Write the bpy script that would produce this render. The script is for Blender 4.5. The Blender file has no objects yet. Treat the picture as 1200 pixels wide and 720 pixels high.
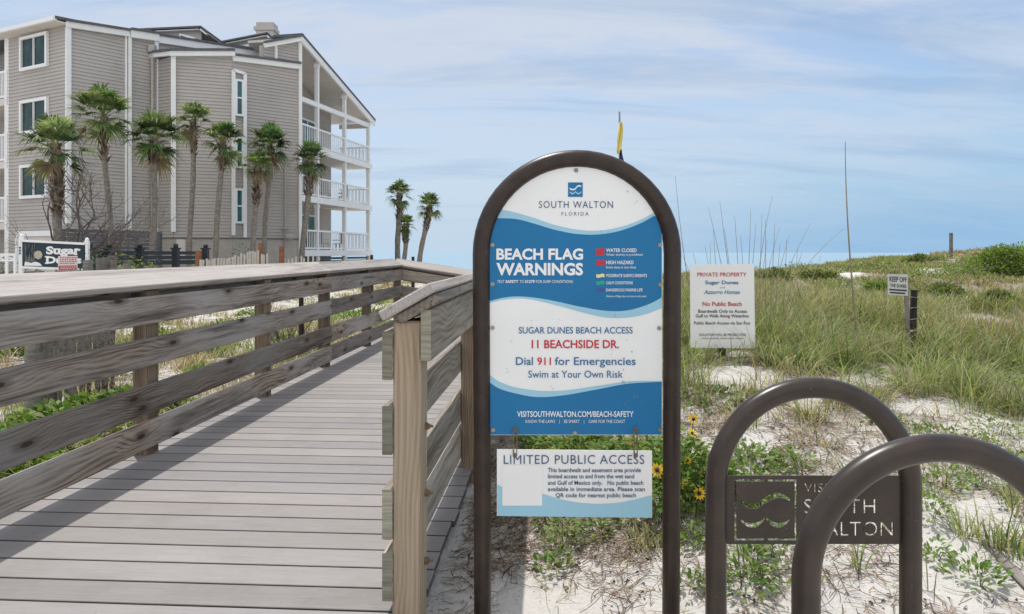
import bpy, bmesh, math, random
import numpy as np
from mathutils import Vector, Matrix

random.seed(7)
rng = np.random.default_rng(11)
R = math.radians

# ------------------------------------------------------------------ camera
F = 867.0            # focal length in photo pixels (photo is 1200 wide)
HZ = 296.0           # row of the horizon in the photo
CZ = 1.40            # eye height
SC = bpy.context.scene
COL = SC.collection
cam_d = bpy.data.cameras.new('camera')
cam = bpy.data.objects.new('camera', cam_d)
COL.objects.link(cam)
cam.location = (0, 0, CZ)
cam.rotation_euler = (R(90), 0, 0)
cam_d.sensor_width = 36.0
cam_d.lens = F / 1200 * 36
cam_d.shift_y = -(360 - HZ) / 1200
cam_d.clip_start = 0.05
cam_d.clip_end = 12000
SC.camera = cam

# ------------------------------------------------------------------ light
SUN_DIR = Vector((-0.22, 0.30, 1.0)).normalized()      # towards the sun: ahead, a little left, high
sun_el = math.asin(SUN_DIR.z)
sun_az = math.atan2(SUN_DIR.x, SUN_DIR.y)
sd = bpy.data.lights.new('sun', 'SUN')
sd.energy = 3.5
sd.angle = R(0.6)
sd.color = (1.0, 0.955, 0.89)
so = bpy.data.objects.new('sun', sd)
COL.objects.link(so)
so.rotation_euler = SUN_DIR.to_track_quat('Z', 'Y').to_euler()
so.location = (-10, 20, 40)

W = bpy.data.worlds.new('World')
SC.world = W
W.use_nodes = True
nt = W.node_tree
nt.nodes.clear()
def wn(t, **k):
    n = nt.nodes.new(t)
    for a, b in k.items():
        setattr(n, a, b)
    return n
wo = wn('ShaderNodeOutputWorld')
bg = wn('ShaderNodeBackground')
bg.inputs['Strength'].default_value = 0.15
sky = wn('ShaderNodeTexSky')
sky.sky_type = 'NISHITA'
sky.sun_disc = False
sky.sun_elevation = sun_el
sky.sun_rotation = sun_az
sky.air_density = 1.0
sky.dust_density = 0.6
sky.ozone_density = 2.0
sky.altitude = 0
tc = wn('ShaderNodeTexCoord')
sep = wn('ShaderNodeSeparateXYZ')
nt.links.new(tc.outputs['Generated'], sep.inputs[0])
def wm(op, a, b=None, c=None, clamp=False):
    n = wn('ShaderNodeMath', operation=op, use_clamp=clamp)
    for i, v in enumerate((a, b, c)):
        if v is None:
            continue
        if isinstance(v, (int, float)):
            n.inputs[i].default_value = v
        else:
            nt.links.new(v, n.inputs[i])
    return n.outputs[0]
zz = wm('MAXIMUM', sep.outputs['Z'], 0.0)
den = wm('ADD', zz, 0.22)
cx = wm('DIVIDE', sep.outputs['X'], den)
cy = wm('DIVIDE', sep.outputs['Y'], den)
cmb = wn('ShaderNodeCombineXYZ')
nt.links.new(cx, cmb.inputs[0]); nt.links.new(cy, cmb.inputs[1])
def wnoise(scale, detail, rough, loc, sc=(1, 1, 1)):
    m = wn('ShaderNodeMapping')
    m.inputs['Location'].default_value = loc
    m.inputs['Scale'].default_value = sc
    nt.links.new(cmb.outputs[0], m.inputs[0])
    n = wn('ShaderNodeTexNoise')
    n.inputs['Scale'].default_value = scale
    n.inputs['Detail'].default_value = detail
    n.inputs['Roughness'].default_value = rough
    n.inputs['Distortion'].default_value = 0.4
    nt.links.new(m.outputs[0], n.inputs['Vector'])
    return n.outputs['Fac']
def wramp(fac, pts):
    r = wn('ShaderNodeMapRange', interpolation_type='SMOOTHSTEP')
    nt.links.new(fac, r.inputs[0])
    for i, v in enumerate(pts):
        r.inputs[i + 1].default_value = v
    return r.outputs[0]
n1 = wnoise(0.50, 7, 0.55, (3.1, 1.7, 0), (0.9, 1.5, 1))
n2 = wnoise(2.6, 10, 0.60, (7.7, 4.2, 0), (0.7, 1.7, 1))
c1 = wramp(n1, (0.36, 0.62, 0.0, 1.0))
c2 = wramp(n2, (0.36, 0.64, 0.0, 1.0))
cl = wm('ADD', wm('MULTIPLY', c1, 0.38), wm('MULTIPLY', c2, 0.62))
# the veil is thicker to the left and low down, the blue opens to the right
right = wramp(cx, (-0.2, 1.6, 0.0, 1.0))
left = wramp(cx, (-1.9, -0.5, 1.0, 0.0))
veil = wm('SUBTRACT', wm('SUBTRACT', 0.33, wm('MULTIPLY', right, 0.30)), wm('MULTIPLY', left, 0.22))
cov = wm('ADD', cl, veil, clamp=True)
cov = wm('MINIMUM', cov, 0.96)
back = wramp(sep.outputs['Y'], (-0.55, 0.15, 1.0, 0.0))          # unseen bright cloud added behind the camera to lift the shaded fronts
high = wramp(zz, (0.36, 0.85, 0.0, 0.5))  # sky above the view also brightened to fill the shade
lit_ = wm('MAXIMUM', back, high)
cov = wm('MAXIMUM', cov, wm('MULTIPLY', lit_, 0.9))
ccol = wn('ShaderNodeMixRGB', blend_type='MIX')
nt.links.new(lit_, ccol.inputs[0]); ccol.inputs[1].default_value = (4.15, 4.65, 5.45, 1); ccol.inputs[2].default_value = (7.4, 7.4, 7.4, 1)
mix = wn('ShaderNodeMixRGB', blend_type='MIX')
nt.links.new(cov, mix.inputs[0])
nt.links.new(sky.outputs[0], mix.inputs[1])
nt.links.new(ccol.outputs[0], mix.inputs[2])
low = wramp(zz, (0.0, 0.28, 1.0, 0.0))
mix2 = wn('ShaderNodeMixRGB', blend_type='MIX')       # sea haze along the horizon
hz_r = wramp(cx, (-0.4, 2.2, 0.0, 1.0))
hzc = wn('ShaderNodeMixRGB', blend_type='MIX')
nt.links.new(hz_r, hzc.inputs[0]); hzc.inputs[1].default_value = (3.5, 4.5, 5.5, 1); hzc.inputs[2].default_value = (2.0, 3.45, 5.1, 1)
nt.links.new(low, mix2.inputs[0]); nt.links.new(sky.outputs[0], mix2.inputs[1]); nt.links.new(hzc.outputs[0], mix2.inputs[2])
nt.links.new(mix2.outputs[0], mix.inputs[1])
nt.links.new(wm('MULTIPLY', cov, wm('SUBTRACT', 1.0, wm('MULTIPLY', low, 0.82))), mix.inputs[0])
n3 = wnoise(1.5, 8, 0.6, (1.3, 9.2, 0), (0.45, 2.2, 1))
stk = wm('MULTIPLY', wm('MULTIPLY', wramp(n3, (0.47, 0.66, 0.0, 0.45)), wramp(zz, (0.02, 0.10, 0.0, 1.0))), wm('SUBTRACT', 1.0, lit_))
mix3 = wn('ShaderNodeMixRGB', blend_type='MIX')                 # bluer grey streaks between the veils
nt.links.new(stk, mix3.inputs[0]); nt.links.new(mix.outputs[0], mix3.inputs[1]); mix3.inputs[2].default_value = (2.15, 3.15, 4.6, 1)
nt.links.new(mix3.outputs[0], bg.inputs['Color'])
nt.links.new(bg.outputs[0], wo.inputs['Surface'])

SC.render.engine = 'CYCLES'
SC.view_settings.view_transform = 'Standard'
SC.view_settings.look = 'None'
SC.view_settings.gamma = 1.0
SC.view_settings.exposure = 0.0
SC.view_settings.use_curve_mapping = False
SC.cycles.max_bounces = 6

# ------------------------------------------------------------------ helpers
def P(px, py, Z):
    """world point seen at a photo pixel at a depth"""
    return Vector(((px - 600) / F * Z, Z, CZ - (py - HZ) / F * Z))

def tag(o, label, cat, group=None, kind=None):
    o['label'] = label
    o['category'] = cat
    if group: o['group'] = group
    if kind: o['kind'] = kind
    return o

def thing(name, label, cat, loc=(0, 0, 0), rz=0.0, group=None):
    o = bpy.data.objects.new(name, None)
    o.empty_display_size = 0.1
    COL.objects.link(o)
    o.location = loc
    o.rotation_euler = (0, 0, rz)
    return tag(o, label, cat, group)

class MB:
    """collects faces (with material slots) for ONE mesh object"""
    def __init__(s):
        s.v = []; s.f = []; s.m = []; s.smooth = []
    def add(s, vs, fs, mi=0, smooth=False):
        b = len(s.v)
        s.v.extend([tuple(p) for p in vs])
        for f in fs:
            s.f.append([b + i for i in f]); s.m.append(mi); s.smooth.append(smooth)
    def box(s, c, size, mi=0, M=None, bev=0.0):
        x, y, z = [d / 2 for d in size]
        if bev > 0:
            bm = bmesh.new()
            bmesh.ops.create_cube(bm, size=1)
            for v in bm.verts:
                v.co = Vector((v.co.x * size[0], v.co.y * size[1], v.co.z * size[2]))
            bmesh.ops.bevel(bm, geom=list(bm.edges), offset=bev, segments=1, affect='EDGES', profile=0.5)
            bm.verts.index_update()
            vs = [v.co.copy() for v in bm.verts]
            fs = [[v.index for v in f.verts] for f in bm.faces]
            bm.free()
        else:
            vs = [Vector((a * x, b * y, d * z)) for a in (-1, 1) for b in (-1, 1) for d in (-1, 1)]
            fs = [(0, 1, 3, 2), (4, 6, 7, 5), (0, 4, 5, 1), (2, 3, 7, 6), (0, 2, 6, 4), (1, 5, 7, 3)]
        if M is not None:
            vs = [M @ v for v in vs]
        c = Vector(c)
        s.add([v + c for v in vs], fs, mi)
    def beam(s, a, b, w, h, mi=0, up=(0, 0, 1)):
        """box from a to b: w across, h along up"""
        a = Vector(a); b = Vector(b)
        d = b - a; L = d.length; d.normalize()
        up = Vector(up)
        side = d.cross(up)
        if side.length < 1e-6: side = d.cross(Vector((1, 0, 0)))
        side.normalize(); u = side.cross(d)
        M = Matrix((d, side, u)).transposed()
        s.box((a + b) / 2, (L, w, h), mi, M)
    def tube(s, pts, rad, seg=12, mi=0, cap=True):
        pts = [Vector(p) for p in pts]
        n = len(pts)
        rr = rad if isinstance(rad, (list, tuple)) else [rad] * n
        t0 = (pts[1] - pts[0]).normalized()
        ref = Vector((0, 0, 1)) if abs(t0.z) < 0.9 else Vector((0, 1, 0))
        nrm = (ref - t0 * ref.dot(t0)).normalized()
        vs = []
        for i in range(n):
            if i == 0: t = pts[1] - pts[0]
            elif i == n - 1: t = pts[-1] - pts[-2]
            else: t = pts[i + 1] - pts[i - 1]
            t.normalize()
            nrm = (nrm - t * nrm.dot(t)).normalized()
            bi = t.cross(nrm)
            for k in range(seg):
                a = 2 * math.pi * k / seg
                vs.append(pts[i] + (nrm * math.cos(a) + bi * math.sin(a)) * rr[i])
        fs = []
        for i in range(n - 1):
            for k in range(seg):
                k2 = (k + 1) % seg
                fs.append((i * seg + k, i * seg + k2, (i + 1) * seg + k2, (i + 1) * seg + k))
        s.add(vs, fs, mi, True)
        if cap:
            s.add(vs[:seg], [list(range(seg))[::-1]], mi)
            s.add(vs[-seg:], [list(range(seg))], mi)
    def prism(s, poly, axis, depth, mi=0):
        """poly: list of 3d points; extruded along axis*depth"""
        ax = Vector(axis) * depth
        n = len(poly)
        a = [Vector(p) for p in poly]; b = [p + ax for p in a]
        s.add(a + b, [list(range(n)), list(range(n, 2 * n))[::-1]] +
              [(i, i + n, (i + 1) % n + n, (i + 1) % n) for i in range(n)], mi)
    def ball(s, c, r, mi=0, sc=(1, 1, 1), seg=10):
        vs = []; fs = []
        c = Vector(c)
        for i in range(seg + 1):
            th = math.pi * i / seg
            for k in range(seg):
                a = 2 * math.pi * k / seg
                vs.append(c + Vector((math.sin(th) * math.cos(a) * r * sc[0], math.sin(th) * math.sin(a) * r * sc[1], math.cos(th) * r * sc[2])))
        for i in range(seg):
            for k in range(seg):
                k2 = (k + 1) % seg
                fs.append((i * seg + k, (i + 1) * seg + k, (i + 1) * seg + k2, i * seg + k2))
        s.add(vs, fs, mi, True)
    def build(s, name, mats, parent=None, M=None):
        me = bpy.data.meshes.new(name)
        me.from_pydata(s.v, [], s.f)
        if not isinstance(mats, (list, tuple)): mats = [mats]
        for m in mats: me.materials.append(m)
        me.polygons.foreach_set('material_index', s.m)
        me.polygons.foreach_set('use_smooth', s.smooth)
        me.update()
        o = bpy.data.objects.new(name, me)
        COL.objects.link(o)
        if parent: o.parent = parent
        if M is not None: o.matrix_basis = M
        return o

def np_mesh(name, verts, faces, mat, colors=None, parent=None, smooth=False):
    """verts Nx3, faces Mx4 or Mx3 numpy; colors Nx3"""
    me = bpy.data.meshes.new(name)
    nf, k = faces.shape
    me.vertices.add(len(verts)); me.vertices.foreach_set('co', verts.astype(np.float32).ravel())
    me.loops.add(nf * k); me.loops.foreach_set('vertex_index', faces.astype(np.int32).ravel())
    me.polygons.add(nf)
    me.polygons.foreach_set('loop_start', np.arange(0, nf * k, k, dtype=np.int32))
    me.polygons.foreach_set('loop_total', np.full(nf, k, dtype=np.int32))
    me.update(calc_edges=True)
    if smooth:
        me.polygons.foreach_set('use_smooth', np.ones(nf, dtype=bool))
    if colors is not None:
        at = me.color_attributes.new('tone', 'FLOAT_COLOR', 'POINT')
        c4 = np.ones((len(verts), 4), np.float32); c4[:, :3] = colors
        at.data.foreach_set('color', c4.ravel())
    me.materials.append(mat)
    me.validate()
    o = bpy.data.objects.new(name, me)
    COL.objects.link(o)
    if parent: o.parent = parent
    return o

# ------------------------------------------------------------------ materials
def mat(name):
    m = bpy.data.materials.new(name)
    m.use_nodes = True
    t = m.node_tree
    b = t.nodes['Principled BSDF']
    return m, t, b
def N(t, ty, **k):
    n = t.nodes.new(ty)
    for a, b in k.items():
        if a.startswith('i_'):
            n.inputs[a[2:].replace('_', ' ')].default_value = b
        else:
            setattr(n, a, b)
    return n
def ramp(t, fac, stops):
    r = t.nodes.new('ShaderNodeValToRGB')
    cr = r.color_ramp
    while len(cr.elements) < len(stops): cr.elements.new(0.5)
    for e, (p, c) in zip(cr.elements, stops):
        e.position = p
        e.color = (*c, 1) if len(c) == 3 else c
    t.links.new(fac, r.inputs[0])
    return r.outputs[0]
def mixc(t, fac, a, b, mode='MIX'):
    m = t.nodes.new('ShaderNodeMixRGB'); m.blend_type = mode
    for i, v in enumerate((fac, a, b)):
        if hasattr(v, 'is_linked') or isinstance(v, bpy.types.NodeSocket):
            t.links.new(v, m.inputs[i])
        elif i == 0: m.inputs[0].default_value = v
        else: m.inputs[i].default_value = (*v, 1)
    return m.outputs[0]
def noise(t, vec, scale, detail=4, rough=0.55, dist=0.0):
    n = t.nodes.new('ShaderNodeTexNoise')
    n.inputs['Scale'].default_value = scale; n.inputs['Detail'].default_value = detail
    n.inputs['Roughness'].default_value = rough; n.inputs['Distortion'].default_value = dist
    if vec is not None: t.links.new(vec, n.inputs['Vector'])
    return n.outputs['Fac']
def mapping(t, vec, sc=(1, 1, 1), loc=(0, 0, 0)):
    m = t.nodes.new('ShaderNodeMapping')
    m.inputs['Scale'].default_value = sc; m.inputs['Location'].default_value = loc
    t.links.new(vec, m.inputs[0])
    return m.outputs[0]
def bump(t, b, h, strength=0.3, dist=0.01):
    n = t.nodes.new('ShaderNodeBump')
    n.inputs['Strength'].default_value = strength; n.inputs['Distance'].default_value = dist
    t.links.new(h, n.inputs['Height']); t.links.new(n.outputs[0], b.inputs['Normal'])
def math_(t, op, a, b=None, clamp=False):
    n = t.nodes.new('ShaderNodeMath'); n.operation = op; n.use_clamp = clamp
    for i, v in enumerate((a, b)):
        if v is None: continue
        if isinstance(v, (int, float)): n.inputs[i].default_value = v
        else: t.links.new(v, n.inputs[i])
    return n.outputs[0]

def simple(name, col, rough=0.6, var=0.12, scale=6.0, metal=0.0, bumpy=0.0, spec=0.5, speck=0.0):
    m, t, b = mat(name)
    tc = t.nodes.new('ShaderNodeTexCoord')
    n = noise(t, tc.outputs['Object'], scale, 5, 0.6)
    c = ramp(t, n, [(0.3, tuple(x * (1 - var) for x in col)), (0.7, tuple(min(1, x * (1 + var)) for x in col))])
    if speck > 0:
        n2 = noise(t, tc.outputs['Object'], 95, 3, 0.6)
        f = ramp(t, n2, [(0.70, (0, 0, 0)), (0.76, (speck, speck, speck))])
        c = mixc(t, f, c, (0.35, 0.32, 0.29))
    t.links.new(c, b.inputs['Base Color'])
    b.inputs['Roughness'].default_value = rough
    b.inputs['Metallic'].default_value = metal
    b.inputs['Specular IOR Level'].default_value = spec
    if bumpy > 0: bump(t, b, n, bumpy, 0.02)
    return m

def wood(name, light, dark, grey, grey_amt=0.5, knots=True, ringscale=26, seedoff=0.0, rough=0.85, speckcol=None):
    """sawn board, long axis = local X"""
    m, t, b = mat(name)
    tc = t.nodes.new('ShaderNodeTexCoord')
    oi = t.nodes.new('ShaderNodeObjectInfo')
    off = t.nodes.new('ShaderNodeVectorMath'); off.operation = 'SCALE'
    off.inputs[0].default_value = (31.0 + seedoff, 3.1, 1.7)
    t.links.new(oi.outputs['Random'], off.inputs['Scale'])
    ad = t.nodes.new('ShaderNodeVectorMath'); ad.operation = 'ADD'
    t.links.new(tc.outputs['Object'], ad.inputs[0]); t.links.new(off.outputs[0], ad.inputs[1])
    vec = ad.outputs[0]
    # knots
    sx_ = t.nodes.new('ShaderNodeSeparateXYZ'); t.links.new(vec, sx_.inputs[0])
    cb_ = t.nodes.new('ShaderNodeCombineXYZ')
    t.links.new(math_(t, 'MULTIPLY', sx_.outputs['X'], 1.25), cb_.inputs[0]); t.links.new(math_(t, 'MULTIPLY', sx_.outputs['Z'], 4.2), cb_.inputs[1])
    kv = cb_.outputs[0]
    vo = t.nodes.new('ShaderNodeTexVoronoi'); vo.feature = 'F1'; vo.voronoi_dimensions = '2D'
    vo.inputs['Scale'].default_value = 1.0; vo.inputs['Randomness'].default_value = 1.0
    t.links.new(kv, vo.inputs['Vector'])
    kd = vo.outputs['Distance']
    bulge = ramp(t, kd, [(0.0, (1, 1, 1)), (0.35, (0, 0, 0))])
    # slow wander of the pith
    w = t.nodes.new('ShaderNodeTexNoise'); w.inputs['Scale'].default_value = 1.0; w.inputs['Detail'].default_value = 2
    t.links.new(mapping(t, vec, (0.8, 3, 3)), w.inputs['Vector'])
    sub = t.nodes.new('ShaderNodeVectorMath'); sub.operation = 'MULTIPLY_ADD'
    t.links.new(w.outputs['Color'], sub.inputs[0]); sub.inputs[1].default_value = (0.0, 0.16, 0.16)
    t.links.new(mapping(t, vec, (0.02, 1.0, 1.0)), sub.inputs[2])
    sub2 = t.nodes.new('ShaderNodeVectorMath'); sub2.operation = 'MULTIPLY_ADD'
    t.links.new(bulge, sub2.inputs[0]); sub2.inputs[1].default_value = (0.0, 0.018, 0.018)
    t.links.new(sub.outputs[0], sub2.inputs[2])
    wv = t.nodes.new('ShaderNodeTexWave'); wv.wave_type = 'RINGS'; wv.rings_direction = 'X'
    wv.inputs['Scale'].default_value = ringscale; wv.inputs['Distortion'].default_value = 1.6
    wv.inputs['Detail'].default_value = 3; wv.inputs['Detail Scale'].default_value = 1.2
    t.links.new(sub2.outputs[0], wv.inputs['Vector'])
    fine = noise(t, mapping(t, vec, (2.2, 95, 95)), 1.0, 6, 0.72)
    streak = noise(t, mapping(t, vec, (0.7, 14, 14)), 1.0, 5, 0.65)
    patch = noise(t, mapping(t, vec, (0.9, 3, 3)), 1.0, 4, 0.6)
    g = mixc(t, 0.84, wv.outputs['Fac'], fine)
    c = ramp(t, g, [(0.34, dark), (0.58, light)])
    gf = ramp(t, patch, [(0.38, (0, 0, 0)), (0.66, (grey_amt,) * 3)])
    c = mixc(t, gf, c, mixc(t, fine, tuple(x * 0.62 for x in grey), tuple(min(1, x * 1.2) for x in grey)))
    c = mixc(t, ramp(t, streak, [(0.50, (0, 0, 0)), (0.68, (0.72,) * 3)]), c, tuple(x * 0.55 for x in dark))
    rv = ramp(t, oi.outputs['Random'], [(0, (0.66, 0.655, 0.65)), (1, (1.28, 1.26, 1.24))])
    c = mixc(t, 1.0, c, rv, 'MULTIPLY')
    if knots:
        kf = ramp(t, kd, [(0.045, (0.92,) * 3), (0.070, (0.0,) * 3)])
        c = mixc(t, kf, c, (0.035, 0.024, 0.018))
        kr = ramp(t, kd, [(0.09, (0.45,) * 3), (0.16, (0.0,) * 3)])
        c = mixc(t, kr, c, tuple(x * 0.75 for x in dark))
    t.links.new(c, b.inputs['Base Color'])
    b.inputs['Roughness'].default_value = rough
    b.inputs['Specular IOR Level'].default_value = 0.25
    bump(t, b, g, 0.35, 0.004)
    return m

def foliage(name, trans=0.35, rough=0.55, mult=1.0):
    m, t, b = mat(name)
    at = t.nodes.new('ShaderNodeAttribute'); at.attribute_name = 'tone'
    c = at.outputs['Color']
    t.links.new(c, b.inputs['Base Color'])
    b.inputs['Roughness'].default_value = rough
    b.inputs['Specular IOR Level'].default_value = 0.3
    tr = t.nodes.new('ShaderNodeBsdfTranslucent')
    tm = mixc(t, 1.0, c, (1.35, 1.3, 0.7), 'MULTIPLY')
    t.links.new(tm, tr.inputs['Color'])
    mx = t.nodes.new('ShaderNodeMixShader'); mx.inputs[0].default_value = trans
    t.links.new(b.outputs[0], mx.inputs[1]); t.links.new(tr.outputs[0], mx.inputs[2])
    t.links.new(mx.outputs[0], t.nodes['Material Output'].inputs['Surface'])
    return m

M = {}
M['rail'] = wood('weathered_rail_wood', (0.33, 0.275, 0.222), (0.066, 0.048, 0.036), (0.38, 0.365, 0.345), 0.95, ringscale=26)
M['cap'] = wood('bleached_cap_wood', (0.44, 0.405, 0.375), (0.29, 0.255, 0.23), (0.42, 0.40, 0.385), 0.8, knots=False)
M['post'] = wood('rail_post_wood', (0.30, 0.225, 0.155), (0.13, 0.092, 0.06), (0.26, 0.24, 0.22), 0.5, knots=False)
M['newpost'] = wood('tan_post_wood', (0.47, 0.375, 0.27), (0.32, 0.235, 0.155), (0.42, 0.375, 0.32), 0.55, knots=False, ringscale=16)
M['rail2'] = wood('pale_rail_wood', (0.46, 0.41, 0.34), (0.20, 0.16, 0.12), (0.42, 0.395, 0.36), 0.7, knots=False, ringscale=16)
M['endgrain'] = wood('mossy_end_grain', (0.36, 0.35, 0.28), (0.22, 0.215, 0.16), (0.30, 0.30, 0.25), 0.6, knots=False, ringscale=24)
M['oldwood'] = wood('grey_old_wood', (0.27, 0.25, 0.225), (0.10, 0.088, 0.075), (0.27, 0.26, 0.25), 0.8)
M['palewood'] = simple('pale_bleached_wood', (0.52, 0.49, 0.44), 0.9, 0.15, 20)
M['darkpost'] = simple('dark_stake', (0.030, 0.024, 0.020), 0.9, 0.5, 14)
M['unused'] = wood('dark_stake_wood', (0.07, 0.058, 0.048), (0.03, 0.024, 0.02), (0.10, 0.09, 0.08), 0.5, knots=False)
M['tube'] = simple('brown_powder_coat', (0.030, 0.0175, 0.0115), 0.36, 0.4, 14, speck=0.28, spec=0.45)
M['tube2'] = simple('brown_painted_steel', (0.037, 0.0245, 0.0175), 0.32, 0.32, 9, speck=0.45, spec=0.5)
M['steel'] = simple('galvanised_steel', (0.32, 0.31, 0.29), 0.4, 0.3, 40, metal=0.8)
M['rust'] = simple('rusty_bolt', (0.20, 0.13, 0.085), 0.7, 0.4, 60)
M['white'] = simple('white_trim_paint', (0.84, 0.84, 0.83), 0.5, 0.04, 3)
M['vinyl'] = simple('white_vinyl', (0.86, 0.86, 0.86), 0.4, 0.03, 3)
M['siding'] = simple('greige_siding', (0.46, 0.427, 0.397), 0.65, 0.11, 0.35)
M['soffit'] = simple('cream_soffit', (0.66, 0.62, 0.57), 0.7, 0.05, 1.0)
M['stucco'] = simple('grey_stucco', (0.44, 0.405, 0.365), 0.85, 0.08, 4)
M['shingle'] = simple('charcoal_shingle', (0.12, 0.122, 0.13), 0.9, 0.3, 12)
M['glass'] = simple('green_tinted_glass', (0.022, 0.050, 0.042), 0.10, 0.5, 1.6, spec=0.3)
M['glass2'] = simple('bright_teal_glass', (0.03, 0.125, 0.135), 0.05, 0.3, 0.5)
M['slate'] = simple('slate_fence_paint', (0.085, 0.09, 0.105), 0.7, 0.25, 3)
M['navyfence'] = simple('dark_navy_fence', (0.022, 0.030, 0.038), 0.6, 0.3, 3)
M['foliage'] = foliage('leaf_foliage')
M['grass'] = foliage('dune_grass_blades', 0.38, 0.6)
M['dry'] = foliage('dry_litter', 0.05, 0.9)
# ------------------------------------------------------------------ ground
CP = [  # X, depth, metres below the eye
 (-2.9,-2,1.44),(-2.9,0,1.44),(-2.9,3,1.43),(-2.9,5,1.42),(-2.7,8,1.40),(-2.6,11,1.38),(-1.6,2,1.44),(-1.2,6,1.42),(-1.0,10,1.40),
 (-.35,0.5,1.42),(-.25,2.7,1.40),(-.05,4.3,1.36),(.2,6.5,1.34),(.2,10,1.34),(0,13,1.45),
 (-4,6,1.32),(-6,4,1.36),(-8,10,1.22),(-5,12,1.28),(-10,25,1.22),(-3,20,1.34),(-20,33,1.22),(-10,45,1.35),(-30,20,1.2),
 (-2,35,1.6),(0,50,1.9),(-30,50,1.4),(-15,5,1.3),(-8,-5,1.42),(0,-5,1.42),(-40,35,1.2),
 (.23,2.6,1.385),(1,2.1,1.385),(.9,1.5,1.39),(2,1.5,1.37),(2,2.6,1.27),(.955,3.6,1.14),(.42,4.4,1.17),
 (2,3.3,1.18),(3,3.2,1.2),(1.56,5.4,.76),(1.25,5.1,.86),(2.5,5.4,.92),(3.8,7,1.02),(2.2,7,.83),(1.5,9,.75),(5,5,1.08),(6,8,1.04),(5,12,.86),
 (2.5,11,.72),(3,16,.62),(1.5,15,.66),(.9,9,.80),(5.9,17,.58),(8.8,19,.50),(13.8,24,.10),(15.2,21,.14),(10,15,.80),(7.5,11,.96),
 (4,30,1.7),(10,36,1.5),(22,42,1.2),(2,24,1.4),(30,30,.2),(30,15,.6),(15,8,.95),(10,3,1.2),(8,-3,1.4),
 (25,60,3.2),(0,70,4.4),(-30,70,3.4),(40,70,3.6),(-12,60,3.2),(12,52,3.0),(-40,70,3.4),(40,45,2.0),
]
cpa = np.array(CP)
def tps_k(r2):
    return np.where(r2 > 1e-9, r2 * np.log(np.maximum(r2, 1e-9)), 0.0)
_n = len(cpa)
_d2 = ((cpa[:, None, :2] - cpa[None, :, :2]) ** 2).sum(-1)
_A = np.zeros((_n + 3, _n + 3))
_A[:_n, :_n] = tps_k(_d2) + np.eye(_n) * 0.15
_A[:_n, _n] = 1; _A[:_n, _n + 1:] = cpa[:, :2]
_A[_n:, :_n] = _A[:_n, _n:].T
_sol = np.linalg.solve(_A, np.concatenate([cpa[:, 2], np.zeros(3)]))
# smooth value noise
_tab = np.random.default_rng(5).random((256, 256))
def vnoise(x, y):
    xi = np.floor(x).astype(int); yi = np.floor(y).astype(int)
    fx = x - xi; fy = y - yi
    fx = fx * fx * (3 - 2 * fx); fy = fy * fy * (3 - 2 * fy)
    a = _tab[xi % 256, yi % 256]; b = _tab[(xi + 1) % 256, yi % 256]
    c = _tab[xi % 256, (yi + 1) % 256]; d = _tab[(xi + 1) % 256, (yi + 1) % 256]
    return (a * (1 - fx) + b * fx) * (1 - fy) + (c * (1 - fx) + d * fx) * fy - 0.5
def ground(x, y):
    x = np.atleast_1d(np.asarray(x, float)); y = np.atleast_1d(np.asarray(y, float))
    xc = np.clip(x, -42, 42); yc = np.clip(y, -6, 72)
    h = np.empty(len(x))
    for i in range(0, len(x), 20000):
        s = slice(i, i + 20000)
        r2 = (xc[s, None] - cpa[None, :, 0]) ** 2 + (yc[s, None] - cpa[None, :, 1]) ** 2
        h[s] = tps_k(r2) @ _sol[:_n] + _sol[_n] + xc[s] * _sol[_n + 1] + yc[s] * _sol[_n + 2]
    h = np.clip(h, 0.0, 5.0)
    # hummocks away from the boardwalk
    lat = np.abs(x + 1.63 - 0.0634 * y)
    k = np.clip((lat - 1.25) / 0.6, 0, 1) * np.clip((60 - np.abs(x)) / 20, 0, 1)
    amp = 0.03 + 0.10 * np.clip((y - 6) / 10, 0, 1)
    h = h + k * (amp * 1.6 * vnoise(x * 0.9 + 3, y * 0.9) + 0.06 * vnoise(x * 2.7, y * 2.7 + 9) + 0.022 * vnoise(x * 8, y * 8))
    under = (lat < 1.22) & (y < 13) & (y > -3)
    h = np.where(under, np.maximum(h, 1.365), h)
    return CZ - h
def gz(x, y): return float(ground([x], [y])[0])
def G(px, py, zmin=1.2, zmax=60):
    """where the sight line through a photo pixel meets the ground"""
    Z = np.geomspace(zmin, zmax, 700)
    X = (px - 600) / F * Z; z = CZ - (py - HZ) / F * Z
    g = ground(X, Z)
    k = np.argmax(z < g)
    if not (z < g).any(): k = len(Z) - 1
    return Vector((X[k], Z[k], g[k]))

def axis_vals(lo, hi, fine, grow, c=0.0):
    a = [c]; s = fine
    while a[-1] < hi: a.append(a[-1] + s); s *= grow
    b = [c]; s = fine
    while b[-1] > lo: b.append(b[-1] - s); s *= grow
    return np.array(sorted(set(b + a)))
gx = axis_vals(-320, 320, 0.035, 1.016, 1.2)
gy = axis_vals(-40, 90, 0.035, 1.014, 3.4)
GX, GY = np.meshgrid(gx, gy)
vx = GX.ravel(); vy = GY.ravel()
vz = ground(vx, vy)
nx, ny = len(gx), len(gy)
ii, jj = np.meshgrid(np.arange(nx - 1), np.arange(ny - 1))
a = (jj * nx + ii).ravel()
faces = np.stack([a, a + 1, a + 1 + nx, a + nx], 1)

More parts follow.
